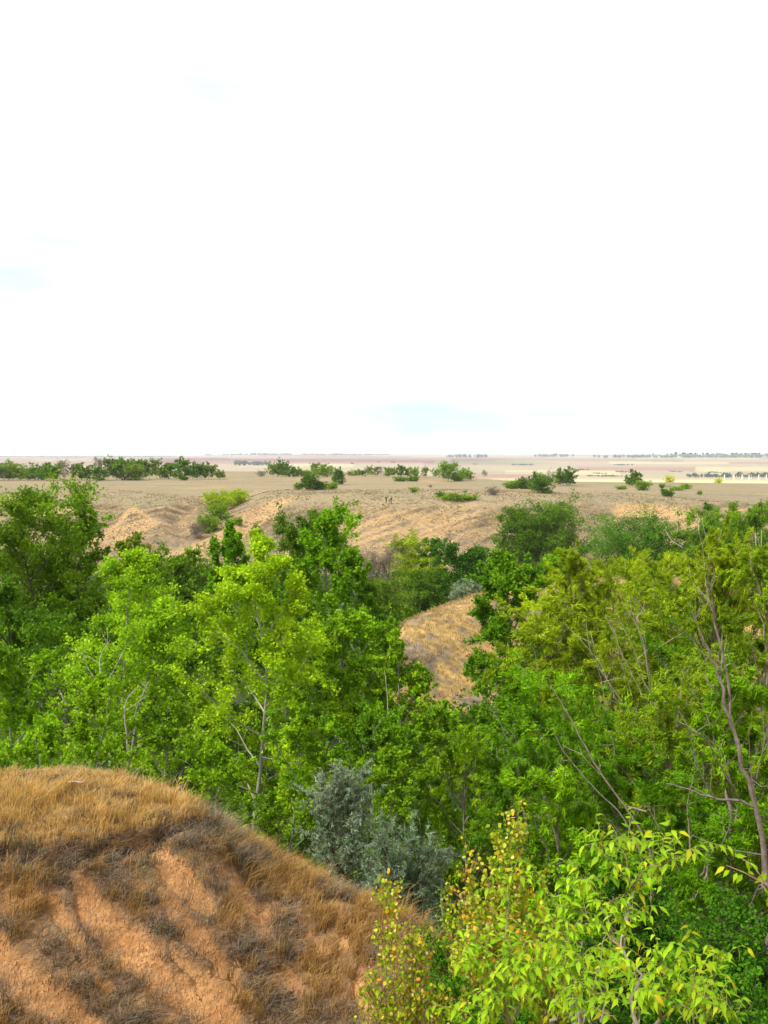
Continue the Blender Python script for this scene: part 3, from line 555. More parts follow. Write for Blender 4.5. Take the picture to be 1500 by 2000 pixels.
mid = [
 (510,931,918,16,'bare','dead_bush','bush','grey leafless bush alone past the end of the windbreak'),
 (534,931,903,20,'sparse','plateau_tree','tree','open crowned tree on the outer side of the small grove'),(550,932,899,28,'dark','plateau_tree','tree','tallest tree of the small grove on the plateau'),
 (570,932,912,22,'dark','plateau_tree','tree','low green tree of the small grove beside its tallest tree'),(584,931,915,14,'dark','plateau_tree','tree','slim tree at the inner end of the small grove'),
 (598,931,917,18,'willow_grey','plateau_bush','bush','yellowish low bush behind the dark bush'),(616,931,905,14,'sparse','plateau_tree','tree','thin half bare tree beside the round green one'),
 (631,932,906,36,'willow_grey','plateau_tree','tree','round bright green tree behind the dark bush'),(610,957,923,34,'dark','plateau_bush','bush','dark tall bush on the open plateau, largest of its clump'),
 (583,957,944,16,'willow_grey','plateau_bush','bush','pale low bush on the outer side of the dark bush'),(628,957,941,20,'dark','plateau_bush','bush','low green bush touching the dark tall bush'),
 (647,956,941,20,'willow_grey','plateau_bush','bush','olive brown bush at the end of the dark clump'),(661,946,914,20,'dark','plateau_bush','bush','egg shaped dark bush standing alone by the clump'),
 (686,930,918,12,'sparse','plateau_tree','tree','first thin tree of the low hedge row behind the people'),(698,930,918,12,'willow_grey','plateau_tree','tree','olive small tree, second in the low hedge row'),
 (708,930,919,12,'dark','plateau_tree','tree','short tree, third in the low hedge row'),(722,930,910,12,'sparse','plateau_tree','tree','tall thin tree in the low hedge row above the people'),
 (733,931,912,14,'sparse','plateau_tree','tree','open tree next to the tall thin one above the people'),(744,931,911,10,'bare','plateau_tree','tree','leafless small tree in the low hedge row'),
 (757,931,914,12,'willow_grey','plateau_tree','tree','green bushy tree in the hedge row just above the people'),(768,931,913,12,'sparse','plateau_tree','tree','thin brown tree in the hedge row'),
 (781,931,908,16,'dark','plateau_tree','tree','dark topped tree, highest of the low hedge row'),(796,931,914,12,'willow_grey','plateau_tree','tree','light green tree at the broken end of the hedge row'),
 (808,932,913,16,'willow_grey','plateau_tree','tree','bright tree with spreading top above the dark low bush'),(829,933,913,13,'sparse','plateau_tree','tree','small umbrella shaped tree standing alone at the plateau edge'),
 (851,933,916,14,'sparse','plateau_tree','tree','pale thin tree touching the large grey-green tree'),(875,940,902,32,'willow_grey','plateau_tree','tree','large grey-green tree, the highest in the middle of the plateau'),
 (895,940,925,24,'willow_grey','plateau_bush','bush','low olive bush at the foot of the large grey-green tree'),(913,938,915,28,'willow_grey','plateau_tree','tree','bushy light green tree beside the large grey-green tree'),
 (947,932,919,8,'sparse','plateau_tree','tree','tiny lone tree with a bare stem at the plateau edge'),(783,940,932,28,'dark','plateau_bush','bush','dark flat bush like a mound below the hedge row'),
 (806,940,930,18,'dark','plateau_bush','bush','dark bush beside the flat mound bush'),(841,952,947,7,'bare','plateau_bush','bush','tiny grey bush alone on the bare middle of the plateau'),
 (809,961,952,16,'willow_grey','plateau_bush','bush','olive tussock bush at the edge of the hollow'),
 (888,977,961,46,'willow_grey','low_bush','bush','bright green spreading bush on the slope rim near the people'),(862,971,961,16,'dark','low_bush','bush','small green bush at the upper end of the bright spreading bush'),
 (920,976,966,30,'willow_grey','low_bush','bush','yellowish low bush at the lower end of the bright spreading bush'),(963,967,950,24,'bare','dead_bush','bush','grey fan shaped leafless bush on the plateau'),
 (999,955,938,26,'willow_grey','plateau_bush','bush','green bush at the near end of the bush chain'),(1020,955,932,24,'dark','plateau_bush','bush','dark grey-green bush, second in the bush chain'),
 (1038,956,941,18,'sparse','plateau_bush','bush','brownish low bush in the middle of the bush chain'),(1060,963,925,36,'dark','plateau_bush','bush','large pointed dark green bush of the bush chain'),
 (1077,948,917,16,'bare','plateau_tree','tree','bare yellowish tree behind the pointed dark bush'),(1091,946,931,20,'sparse','plateau_bush','bush','brown bush under the round dark tree'),
 (1108,948,914,34,'dark','plateau_tree','tree','round very dark tree at the end of the bush chain'),(1230,949,930,16,'dark','plateau_tree','tree','short grey tree of the lone pair on the plateau'),
 (1241,950,918,20,'dark','plateau_tree','tree','taller dark tree of the lone pair on the plateau'),(1213,956,949,17,'willow_grey','low_bush','bush','small oval green bush below the lone pair'),
 (1255,958,938,24,'willow_grey','plateau_bush','bush','bright yellow-green bush at the foot of the lone pair'),(1293,953,945,9,'dark','low_bush','bush','tiny upright green bush right of the lone pair'),
 (1305,970,956,18,'dark','low_bush','bush','green bush on the slope fold above the orange scar'),(1297,966,955,9,'dark','low_bush','bush','thin green bush beside the one above the scar'),
 (1321,958,949,24,'willow_grey','low_bush','bush','flat bright green bush on the plateau above the scar'),(1341,955,945,16,'willow_grey','low_bush','bush','low green bush, outermost of those above the scar'),
 (1367,966,959,9,'willow_grey','low_bush','bush','tiny pale green bush on the empty slope'),
 (428,988,962,46,'willow','gully_bush','bush','bright yellow-green bush at the head of the gully'),(458,980,957,44,'willow','gully_bush','bush','bright yellow-green bush beside the eroded track top'),
 (432,1006,986,38,'willow_grey','gully_bush','bush','green bush halfway down the gully'),(406,1030,1005,36,'willow_grey','gully_bush','bush','darker green bush low in the gully'),
 (383,1042,1018,28,'bare','dead_bush','bush','grey leafless bush at the bottom of the gully'),(466,1022,1010,14,'willow_grey','low_bush','bush','small olive bush between the gully and the track')]
for i, (px, b, t, wd, kd, nm, ct, lb) in enumerate(mid):
    tr_ = {'dark': (1.0, 1.0, 1.2), 'willow_grey': (1.6, 1.4, 1), 'sparse': (1.2, 1.1, 1), 'bare': (1, 1, 1), 'willow': (1.2, 1.2, 1)}[kd]
    tree(nm, ct, lb, 'trees and bushes scattered on the plateau', px, t, wd * 1.15, None, kd, 400 + i, base_py=b, leafpx=2.9, detail=1, rmin=150, tint=tr_, dens=1.5, h0=(.02 if ct == 'bush' else .2), stems=3 if ct == 'bush' else (2 if wd > 26 else 1))
for i, (px, b, t, wd, lb) in enumerate([(1307, 941, 929, 18, 'pale yellow bush below the plateau edge, the larger of two'), (1403, 942, 934, 14, 'small pale yellow bush by a dark thorn below the plateau edge')]):
    Y = 470; root = tree('field_bush', 'bush', lb, 'yellow bushes beyond the plateau', px, t, wd, Y, 'willow', 480 + i, zb=at(px, b + 3, Y)[2], leafpx=3.2, detail=1, stems=3, tint=(1.8, 1.4, 1.5))

def copy_tree(o, px, Y, label, rz):
    c = o.copy(); col.objects.link(c); x = (px - 750) / F_PX * Y; c.location = (x, Y, float(G(x, Y)[0])); c.rotation_euler = (0, 0, rz); c['label'] = label
    for ch in list(o.children): d = ch.copy(); col.objects.link(d); d.parent = c
byl = {o.get('label'): o for o in scene.objects if o.get('label')}
srcA = byl['bushy willow with yellow flecks between the leaning and the bare trunk']; srcB = byl['willow cut by the photo edge with white dead poles']; srcC = byl['aspen cut by the photo edge above the grassy spur']
for src, px, Y, lb, rz in [(srcB, 1640, 27, 'willow just beyond the bare tree, outside the thicket edge', 1.), (srcA, 1670, 20, 'bushy willow past the gnarled bare tree', 2.), (srcB, 1780, 33, 'willow on the far side of the bushy one past the bare tree', 3.), (srcA, 1860, 24, 'bushy willow outermost in the thicket', 4.2),
                           (srcC, -170, 30, 'aspen beyond the spur, outside the cut one', 1.5), (srcC, -330, 36, 'outermost aspen beyond the spur', 2.6)]:
    copy_tree(src, px, Y, lb, rz)
# ------------------------------------------------------------------ dry grass
def blades(mb, P, h, lean, W, cb, ct, r, curl=.5):
    """three-triangle blades: base quad and tip"""
    n = len(P); a = r.uniform(0, 2 * math.pi, n); s = np.stack([np.cos(a), np.sin(a), 0 * a], -1) * (W / 2)[:, None]
    up = np.array([0, 0, 1.]); m = P + (up * .6 + lean * .35) * h[:, None]; t = P + (up * (1 - curl * .35) + lean * 1.0) * h[:, None]
    V = np.stack([P - s, P + s, m + s * .7, m - s * .7, t], 1).reshape(-1, 3); b = np.arange(n)[:, None] * 5
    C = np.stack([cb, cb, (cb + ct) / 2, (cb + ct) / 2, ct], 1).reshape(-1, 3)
    mb.add(V, [b + [0, 1, 2, 3], b + [3, 2, 4]], C)
r = np.random.default_rng(55)
def scatter(n, y0, y1, a0, a1):
    th = r.uniform(rad(a0), rad(a1), n); rr = np.sqrt(r.uniform(y0 ** 2, y1 ** 2, n)); return rr * np.sin(th), rr * np.cos(th)
x, y = scatter(9000, 11.2, 17.6, -24, 7); z, m, dl = G(x, y, True)
top = smooth(-5.95, -5.5, z) * (dl > .1); crest = smooth(15.5, 16.5, y)
keep = (r.random(len(x)) > m * 1.25) & (z > -8.6) & ~((dl < .07))
patch = vnoise(x * 1.4, y * 1.4, 201, 3) * .5 + .5
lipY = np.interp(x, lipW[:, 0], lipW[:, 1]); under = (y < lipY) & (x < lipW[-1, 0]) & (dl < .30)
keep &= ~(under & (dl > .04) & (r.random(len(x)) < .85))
keep &= (r.random(len(x)) < .55 + top * .45 + .45 * (dl < .5))
x, y, z, m, top, patch, dl = (a[keep] for a in (x, y, z, m, top, patch, dl))
nb = (16 + 8 * top + 4 * r.random(len(x))).astype(int); ti = np.repeat(np.arange(len(x)), nb); n = len(ti)
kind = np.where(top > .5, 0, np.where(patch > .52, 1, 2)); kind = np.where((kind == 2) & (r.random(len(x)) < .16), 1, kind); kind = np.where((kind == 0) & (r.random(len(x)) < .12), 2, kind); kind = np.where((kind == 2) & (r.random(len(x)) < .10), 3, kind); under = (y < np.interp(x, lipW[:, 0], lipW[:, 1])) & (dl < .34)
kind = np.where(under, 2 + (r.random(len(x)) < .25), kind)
hm_ = np.where(top > .5, .72, .95) * np.where(r.random(len(x)) < .05, 1.7, 1.) * (.7 + .7 * (vnoise(x * 2.6, y * 2.6, 208, 2) * .5 + .5)); hT = hm_ * np.choose(kind, [r.uniform(.10, .24, len(x)) * (1 + .9 * (patch > .6)), r.uniform(.18, .38, len(x)), r.uniform(.14, .32, len(x)), r.uniform(.12, .25, len(x))])
spread = np.choose(kind, [.06, .05, .07, .07])[ti]
P = np.stack([x[ti], y[ti], z[ti] - .01], -1) + np.c_[r.normal(0, 1, (n, 2)) * spread[:, None], np.zeros(n)]
P[:, 2] = P[:, 2] + 0
wind = np.array([.15, .0, 0])
ld = np.c_[r.normal(0, 1, (n, 2)), np.zeros(n)]; ldir = nrm(ld) * (np.choose(kind, [.28, .4, .85, .7])[ti] * r.uniform(.2, 1.3, n))[:, None] + wind + np.c_[np.zeros((n, 2)), -.0 * np.ones(n)]
tuftl = nrm(np.c_[r.normal(0, 1, (len(x), 2)), np.zeros(len(x))]) * .25 + np.array([.15, -.12, -.05]) * (kind > 0)[:, None]; ldir += tuftl[ti]
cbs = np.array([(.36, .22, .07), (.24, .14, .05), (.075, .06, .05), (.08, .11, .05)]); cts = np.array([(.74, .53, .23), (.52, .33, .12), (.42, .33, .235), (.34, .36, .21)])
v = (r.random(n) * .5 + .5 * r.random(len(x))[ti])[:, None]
lip_shade = np.where(under[ti], .6, 1.)[:, None]; cb = cbs[kind[ti]] * (.75 + .5 * v) * lip_shade; ct = cts[kind[ti]] * (.7 + .55 * v) * lip_shade  # blades below the lip darkened to imitate the overhang's shade
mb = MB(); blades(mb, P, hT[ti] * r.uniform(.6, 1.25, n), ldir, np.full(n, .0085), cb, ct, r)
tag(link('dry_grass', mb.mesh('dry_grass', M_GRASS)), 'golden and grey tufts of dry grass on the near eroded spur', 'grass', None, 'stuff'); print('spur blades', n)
# low matted growth and soil crumbs on the spur
x, y = scatter(60000, 11.2, 15.5, -24, 7); z, m, dl = G(x, y, True); k = (m > .35) & (r.random(len(x)) < .6); x, y, z = x[k], y[k], z[k]; n = len(x)
tet = np.array([(1, 0, -.4), (-.5, .87, -.4), (-.5, -.87, -.4), (0, 0, .8)]); sz = r.uniform(.006, .03, n) * r.uniform(.6, 1.4, n)
an = r.uniform(0, 6.28, n); ca, sa = np.cos(an)[:, None], np.sin(an)[:, None]
V = np.stack([tet[None, :, 0] * ca - tet[None, :, 1] * sa, tet[None, :, 0] * sa + tet[None, :, 1] * ca, np.broadcast_to(tet[:, 2], (n, 4))], -1) * sz[:, None, None] + np.stack([x, y, z + .002], -1)[:, None]
b = np.arange(n)[:, None] * 4; mb = MB(); mb.add(V.reshape(-1, 3), np.concatenate([b + [0, 1, 3], b + [1, 2, 3], b + [2, 0, 3]]), np.repeat(SOIL * r.uniform(.75, 1.15, (n, 1)), 4, axis=0))
tag(link('soil_crumbs', mb.mesh('soil_crumbs', M_STONE)), 'loose clods of orange clay lying in the bare gullies of the spur', 'soil', None, 'stuff')
# knoll and far slope tufts
def tufts(name, label, n, y0, y1, a0, a1, h, W, per, cb0, ct0, cond=None, lean=.5):
    x, y = scatter(n, y0, y1, a0, a1); z = G(x, y)
    if cond is not None: k = cond(x, y, z); x, y, z = x[k], y[k], z[k]
    ti = np.repeat(np.arange(len(x)), per); n = len(ti); P = np.stack([x[ti], y[ti], z[ti] - .02], -1) + np.c_[r.normal(0, h * .3, (n, 2)), np.zeros(n)]
    v = (r.random(len(x))[ti] * .7 + .3 * r.random(n))[:, None]; hh = h * r.uniform(.5, 1.2, n)
    mb = MB(); blades(mb, P, hh, np.c_[r.normal(0, lean, (n, 2)), np.zeros(n)], np.full(n, W), (np.array(cb0[0]) * (1 - v) + np.array(cb0[1]) * v) * .8, np.array(ct0[0]) * (1 - v) + np.array(ct0[1]) * v, r)
    return tag(link(name, mb.mesh(name, M_GRASS)), label, 'grass', None, 'stuff')
tufts('knoll_grass', 'golden dry grass covering the knoll in the middle of the ravine', 9000, 58, 96, -1, 24, .34, .04, 4, [(.42, .28, .10), (.22, .16, .10)], [(.62, .43, .16), (.34, .26, .17)], lambda x, y, z: z > -15.2)
tufts('steppe_grass', 'grey and straw coloured tufts on the far slope', 15000, 180, 262, -24, 24, .34, .16, 3, [(.22, .17, .10), (.32, .24, .13)], [(.28, .22, .13), (.42, .33, .19)], lambda x, y, z: (vnoise(x / 4, y / 4, 77, 3) > -.1) & (z > -22), .8)
# ravine undergrowth
x, y = scatter(4200, 8.8, 60, -24, 24); x2, y2 = scatter(3600, 60, 182, -24, 24); x, y = np.r_[x, x2], np.r_[y, y2]; z = G(x, y)
k = ((z < -8.9) & ~((y < 18.5) & (np.arctan2(x, y) < rad(4)) & (z > -9.6)) & (y < 62) & ~((z > -15.2) & (y > 56) & (x > 0))) | ((y >= 62) & (z < -16.2)); x, y, z = x[k], y[k], z[k]
ti = np.repeat(np.arange(len(x)), 11); n = len(ti); sc_ = np.clip(y[ti] / 22, .4, 5.); hb = r.uniform(.4, 1.3, len(x))[ti]
q_ = nrm(r.normal(0, 1, (n, 3))) * r.uniform(.5, 1, (n, 1)); q_[:, 2] = np.abs(q_[:, 2]) * 1.1 * hb
P = np.stack([x[ti], y[ti], z[ti]], -1) + q_ * (.5 * sc_ ** .75)[:, None]
mb = MB(); leaf_mesh(mb, P, nrm(r.normal(0, 1, (n, 3))), nrm(r.normal(0, .7, (n, 3)) + [0, 0, .8]), .10 * sc_, .08 * sc_, palette(n, r, (.03, .09, .003), (.08, .18, .007), clump=r.random(len(x))[ti]), single=True)  # leaf colours kept dark so the gaps under the trees look shaded
tag(link('undergrowth', mb.mesh('undergrowth', M_LEAF)), 'green leafy undergrowth on the shaded floor of the ravine', 'undergrowth', None, 'stuff')

# ------------------------------------------------------------------ birch-like saplings with orange leaves
def sapling(name, label, px, top, wpx, Y, seed, shoots, leafL, oranget, nper, qm, cone=.6):
    r = np.random.default_rng(seed); b = at(px, top, Y); z0 = float(G(b[0], Y)[0]); H = b[2] - z0; R = wpx * .5 * Y / F_PX
    root = link(name, None, loc=(b[0], Y, z0)); tag(root, label, 'sapling', 'saplings turning orange below the spur')
    mb = MB(); ml = MB()
    k = 9; t = np.linspace(0, 1, k)
    for s in range(shoots):
        rho = 0 if s == 0 else r.random() ** .6; hs = H * (1 - (1 - qm) * cone * rho ** 1.1 * r.uniform(.75, 1.15)); a = r.uniform(0, 6.28); o = R * rho * 1.5; bl = rho * .12
        Pp = np.stack([math.cos(a) * o * t ** .6 + np.cumsum(r.normal(0, .012, k)), math.sin(a) * o * t ** .6 + np.cumsum(r.normal(0, .012, k)), hs * t], -1)
        V, Fq = tubes(Pp[None], ((.018 if s == 0 else .009) * (1.04 - t))[None], 5); mb.add(V, Fq, (.30, .22, .13))
        n2 = 26; q = r.uniform(qm, .98, n2); st = np.stack([np.interp(q, t, Pp[:, i]) for i in range(3)], -1)
        az = r.uniform(0, 6.28, n2); l2 = (1 - q) * .45 * hs * .5 + .13; d = np.stack([np.cos(az) * .55, np.sin(az) * .55, np.full(n2, .85)], -1); d = nrm(d)
        P2 = np.stack([st, st + d * (l2 * .5)[:, None], st + d * l2[:, None] + np.array([0, 0, .02])], 1)
        V, Fq = tubes(P2, np.tile([.004, .003, .0015], (n2, 1)), 3); mb.add(V, Fq, (.33, .20, .08))
        A0 = np.r_[st, Pp[int(qm * 8):-1]]; A1 = np.r_[P2[:, 2], Pp[int(qm * 8) + 1:]]
        n = int(nper * max(.35, (hs / H - qm) / (1 - qm)) * r.uniform(.5, 1.3)); i = r.integers(0, len(A0), n); u = r.random(n)[:, None]; P = A0[i] * (1 - u) + A1[i] * u + r.normal(0, .018, (n, 3))
        D = nrm(r.normal(0, .6, (n, 3)) + [0, 0, -.5]); N = nrm(r.normal(0, .7, (n, 3)) + [0, -.5, .5])
        hf = np.clip(P[:, 2] / H, 0, 1); c = palette(n, r, (.12, .26, .006), (.40, .48, .02)); ok = r.random(n) < oranget * smooth(qm, 1, hf) + .03
        c[ok] = np.array([(.62, .42, .04), (.60, .27, .02), (.65, .62, .18), (.55, .50, .10), (.6, .5, .06)])[r.integers(0, 5, ok.sum())]
        # rounder leaf: four triangles
        S = nrm(np.cross(D, N)); N2 = np.cross(S, D); Ls = leafL * r.uniform(.7, 1.2, n)[:, None]
        V = np.stack([P, P + D * Ls * .3 + S * Ls * .38, P + D * Ls * .7 + S * Ls * .33, P + D * Ls, P + D * Ls * .7 - S * Ls * .33, P + D * Ls * .3 - S * Ls * .38], 1).reshape(-1, 3)
        bb = np.arange(n)[:, None] * 6; ml.add(V, np.concatenate([bb + [0, 1, 2, 3], bb + [0, 3, 4, 5]]), np.repeat(c, 6, axis=0))
    link('stems', mb.mesh(name + '_stems', M_BARK, True), root); link('foliage', ml.mesh(name + '_foliage', M_LEAF), root)
sapling('autumn_sapling', 'bushy sapling with orange and cream leaf tips, the taller and farther of the two', 1005, 1555, 175, 9.2, 501, 40, .042, .30, 560, .52)
sapling('autumn_sapling', 'narrow yellow and orange sapling growing in front of the bare spur slope', 785, 1695, 125, 7.6, 502, 26, .034, .34, 360, .74, .85)
sapling('autumn_sapling', 'short leafy shoot with orange leaves beside the dark hollow', 905, 1640, 90, 10.5, 503, 10, .045, .4, 260, .6)

# ------------------------------------------------------------------ foreground shrub with large leaves
def big_leaf(name, c1, c2, w=.42, arch=.32, fold=.16):
    n = 5; V = []; C = []
    for i in range(n):
        t = i / (n - 1); hw = w * .5 * math.sin(math.pi * min(1, t * 1.12) ** .8) ** .9 * (1 - .3 * t) if 0 < i < n - 1 else 0.004
        zc = -arch * t * t; x_ = t * (1 - arch * .25 * t)
        V += [(x_, hw, zc + fold * hw), (x_, 0, zc), (x_, -hw, zc + fold * hw)]; cc = np.array(c1) * (1 - t) + np.array(c2) * t
        C += [cc * .97, cc * 1.12, cc]
    Fq = []
    for i in range(n - 1):
        a = i * 3; Fq += [(a, a + 3, a + 4, a + 1), (a + 1, a + 4, a + 5, a + 2)]
    return mesh_np(name, np.array(V), np.array(Fq), np.array(C), M_LEAF, True)
LV = [big_leaf('leaf_a', (0.152, 0.321, 0.0058), (0.305, 0.471, 0.0144)), big_leaf('leaf_b', (0.215, 0.396, 0.0072), (0.412, 0.528, 0.0192), arch=.5), big_leaf('leaf_c', (0.099, 0.245, 0.0048), (0.197, 0.377, 0.0096), arch=.2, fold=.3),
      big_leaf('leaf_d', (0.358, 0.415, 0.0144), (0.538, 0.490, 0.0240), arch=.6), big_leaf('leaf_e', (0.179, 0.359, 0.0072), (0.340, 0.490, 0.0192), arch=.4, w=.46), big_leaf('leaf_yellow', (0.493, 0.396, 0.0144), (0.538, 0.321, 0.0144), w=.5)]
LVV = [np.array([v.co[:] for v in m.vertices]) for m in LV]
LVC = []
for m in LV:
    c = np.empty(len(m.vertices) * 4, np.float32); m.attributes['Col'].data.foreach_get('color', c); LVC.append(c.reshape(-1, 4)[:, :3])
LVF = np.array([tuple(p.vertices) for p in LV[0].polygons])
def frame(D, N):
    X = nrm(D); Yv = nrm(np.cross(N, X)); Z = np.cross(X, Yv); return np.stack([X, Yv, Z], -1)
def leafy_branch(r, P, leaves, size, per, start=.25):
    """alternate leaves on a polyline P (k,3)"""
    seg = np.linalg.norm(np.diff(P, axis=0), axis=1); cum = np.r_[0, np.cumsum(seg)]; tot = cum[-1]; n = max(3, int(tot * (1 - start) / per))
    for i in range(n):
        s = tot * (start + (1 - start) * (i + .5) / n); p = np.array([np.interp(s, cum, P[:, j]) for j in range(3)])
        j = min(np.searchsorted(cum, s) - 1, len(seg) - 1); T = (P[j + 1] - P[j]) / seg[j]
        side = nrm(np.cross(T, [0, 0, 1.])) * (1 if i % 2 else -1)
        D = nrm(T * .45 + side * r.uniform(.5, 1.0) + r.normal(0, .25, 3) + np.array([0, 0, -.42])); N = nrm(np.array([0, -.15, 1.]) + r.normal(0, .28, 3))
        leaves.append((p, D, N, size * r.uniform(.65, 1.15), s / tot))
def big_shrub():
    r = np.random.default_rng(77); Y0 = 5.6; base = np.array([.62 / 1.0, 5.6, 0]); bx = (1150 - 750) / F_PX * 5.6
    z0 = float(G(bx, Y0)[0]); root = link('foreground_shrub', None, loc=(bx, Y0, z0)); o = np.array([bx, Y0, z0])
    tag(root, 'yellow-green shrub with large drooping pointed leaves on forked grey branches', 'shrub')
    tips = [  # photo position and distance of the main shoot tips
     (1000,1705,6.0),(1020,1810,5.8),(940,1850,5.6),(915,1885,5.5),(1165,1672,5.6),(1215,1668,5.9),(1290,1690,5.7),(1345,1672,5.4),(1075,1790,5.5),(1110,1840,5.3),
     (1230,1815,5.4),(1180,1890,5.1),(1290,1880,5.2),(1330,1925,5.1),(1400,1865,5.5),(1420,1960,5.2),(960,1960,5.3),(1040,1905,5.2),(1080,1960,5.0),(1150,1760,5.7),(1250,1730,5.6),
     (1260,1950,4.9),(1370,1985,5.0),(1200,1985,4.8),(1000,1930,5.6),(1100,1890,5.8),(1350,1890,5.9),(1060,1850,6.1),(1180,1830,6.2),(1310,1960,5.6),(985,1880,6.1),(1130,1950,5.6),(1450,2010,5.3),(920,2010,5.4),(1230,1880,6.3),(1050,1740,5.9),(1125,1715,6.0)]
    forks = [at(1130,2080,5.5) , at(1260,2090,5.4), at(1040,2090,5.5)]; joints = [at(1215,1850,5.6), at(1290,1990,5.3), at(1090,1990,5.3), at(1150,1960,5.4), at(1000,2000,5.5), at(1360,2050,5.3), at(1235,1740,5.7)]
    wood = MB(); leaves = []
    def limb(a, b, r0, r1, k=7, w=.03, c=(.33, .30, .24)):
        t = np.linspace(0, 1, k)[:, None]; Pp = a + (b - a) * t; Pp[1:-1] += r.normal(0, w * np.linalg.norm(b - a), (k - 2, 3)); Pp[:, 2] += .06 * np.sin(t[:, 0] * math.pi)
        V, Fq = tubes((Pp - o)[None], np.linspace(r0, r1, k)[None], 6); wood.add(V, Fq, c); return Pp
    for f in forks: limb(o + r.normal(0, .03, 3) * [1, 1, 0], f, .035, .02, c=(.30, .26, .20))
    jf = [1, 1, 2, 0, 2, 1, None]
    for j, f in zip(joints, jf):
        limb(forks[f] if f is not None else joints[0], j, .017, .009)
    for (px, py, Y) in tips:
        tpt = at(px, py, Y); js = sorted(joints + forks, key=lambda q: np.linalg.norm((q - tpt) * [1, 1, .8]) + (5 if q[2] > tpt[2] + .02 else 0)); j = js[0]
        Pp = limb(j, tpt, .007, .002, k=8, w=.03, c=(.24, .22, .10)); leafy_branch(r, Pp, leaves, .076, .029, .3)
        for s in range(6):
            q = r.uniform(.35, .98); a = np.array([np.interp(q * 7, np.arange(8), Pp[:, i]) for i in range(3)])
            b = a + nrm(nrm(tpt - j) * .4 + np.array([r.normal(0, .8), r.normal(0, .6), r.uniform(.0, .6)])) * r.uniform(.14, .32)
            P3 = limb(a, b, .0022, .0010, k=5, w=.03, c=(.22, .24, .05)); leafy_branch(r, P3, leaves, .072, .027, .12)
    link('branches', wood.mesh('shrub_branches', M_BARK, True), root)
    # the 300 that show largest are leaves of their own
    def score(l): p = l[0]; vis_ = -p[2] / p[1] < .60; return (1 if vis_ else 0, -p[1] + r.normal(0, .3))
    order = sorted(range(len(leaves)), key=lambda i: score(leaves[i]), reverse=True)
    ml = MB()
    for rank, i in enumerate(order):
        p, D, N, sz, s = leaves[i]; Rm = frame(D, N); q = r.random()
        k = 5 if q < .006 else (3 if q < .05 * (1 + s) else int(r.choice([0, 1, 2, 4], p=[.35, .3, .1, .25]) if s > .5 else r.choice([0, 2, 4], p=[.4, .4, .2])))
        if rank < 300:
            lo = link('leaf', LV[k], root); lo.matrix_local = mathutils.Matrix.LocRotScale(mathutils.Vector(p - o), mathutils.Matrix(Rm.tolist()).to_quaternion(), mathutils.Vector((sz, sz, sz)))
        else:
            ml.add((LVV[k] * sz) @ Rm.T + (p - o), LVF, LVC[k] * r.uniform(.85, 1.1))
    fo = link('foliage', ml.mesh('shrub_foliage', M_LEAF, True), root); fo['kind'] = 'stuff'; print('shrub leaves', len(leaves))
big_shrub()
def near_twig():
    r = np.random.default_rng(88); a = at(1560, 1820, 3.9); z0 = float(G(a[0], 3.9)[0]); o = np.array([a[0] + .25, 3.9, z0])
    root = link('leafy_twig_shrub', None, loc=o); tag(root, 'twig with a few large yellow-green leaves reaching in at the photo edge', 'shrub')
    wood = MB(); P = np.array([o, at(1620,1900,3.9), at(1540,1775,3.9), at(1500,1730,3.9), at(1455,1705,3.9), at(1418,1690,3.9)]); P2 = np.array([at(1500,1730,3.9), at(1470,1690,3.95), at(1435,1668,4.0)])
    for q, k in ((P, 6), (P2, 3)): V, Fq = tubes((q - o)[None], np.linspace(.008 if k == 6 else .003, .0015, k)[None], 5); wood.add(V, Fq, (.28, .2, .1))
    link('branch', wood.mesh('twig_branch', M_BARK, True), root)
    for (px, py, dx, dy, k, s) in [(1415,1693,-1,.45,3,.052),(1425,1700,-.8,.7,1,.052),(1440,1705,-.7,.9,1,.045),(1450,1708,-.6,1,0,.055),(1460,1703,.9,.1,1,.04),(1435,1672,.95,-.1,0,.052),(1456,1683,.6,.8,1,.055),
        (1497,1705,-.8,1,1,.075),(1492,1737,1,.6,1,.05),(1500,1700,.8,-.3,1,.05),(1505,1750,-.2,1,0,.05),(1496,1762,.8,.8,4,.045),(1480,1700,-.4,-.6,0,.04)]:
        p = at(px, py, 3.9 + r.normal(0, .03)); D = nrm(np.array([dx, r.normal(0, .3), -dy])); N = nrm(np.array([0, -.7, .7]) + r.normal(0, .2, 3)); Rm = frame(D, N)
        lo = link('leaf', LV[k], root); lo.matrix_local = mathutils.Matrix.LocRotScale(mathutils.Vector(p - o), mathutils.Matrix(Rm.tolist()).to_quaternion(), mathutils.Vector((s, s, s)))
near_twig()

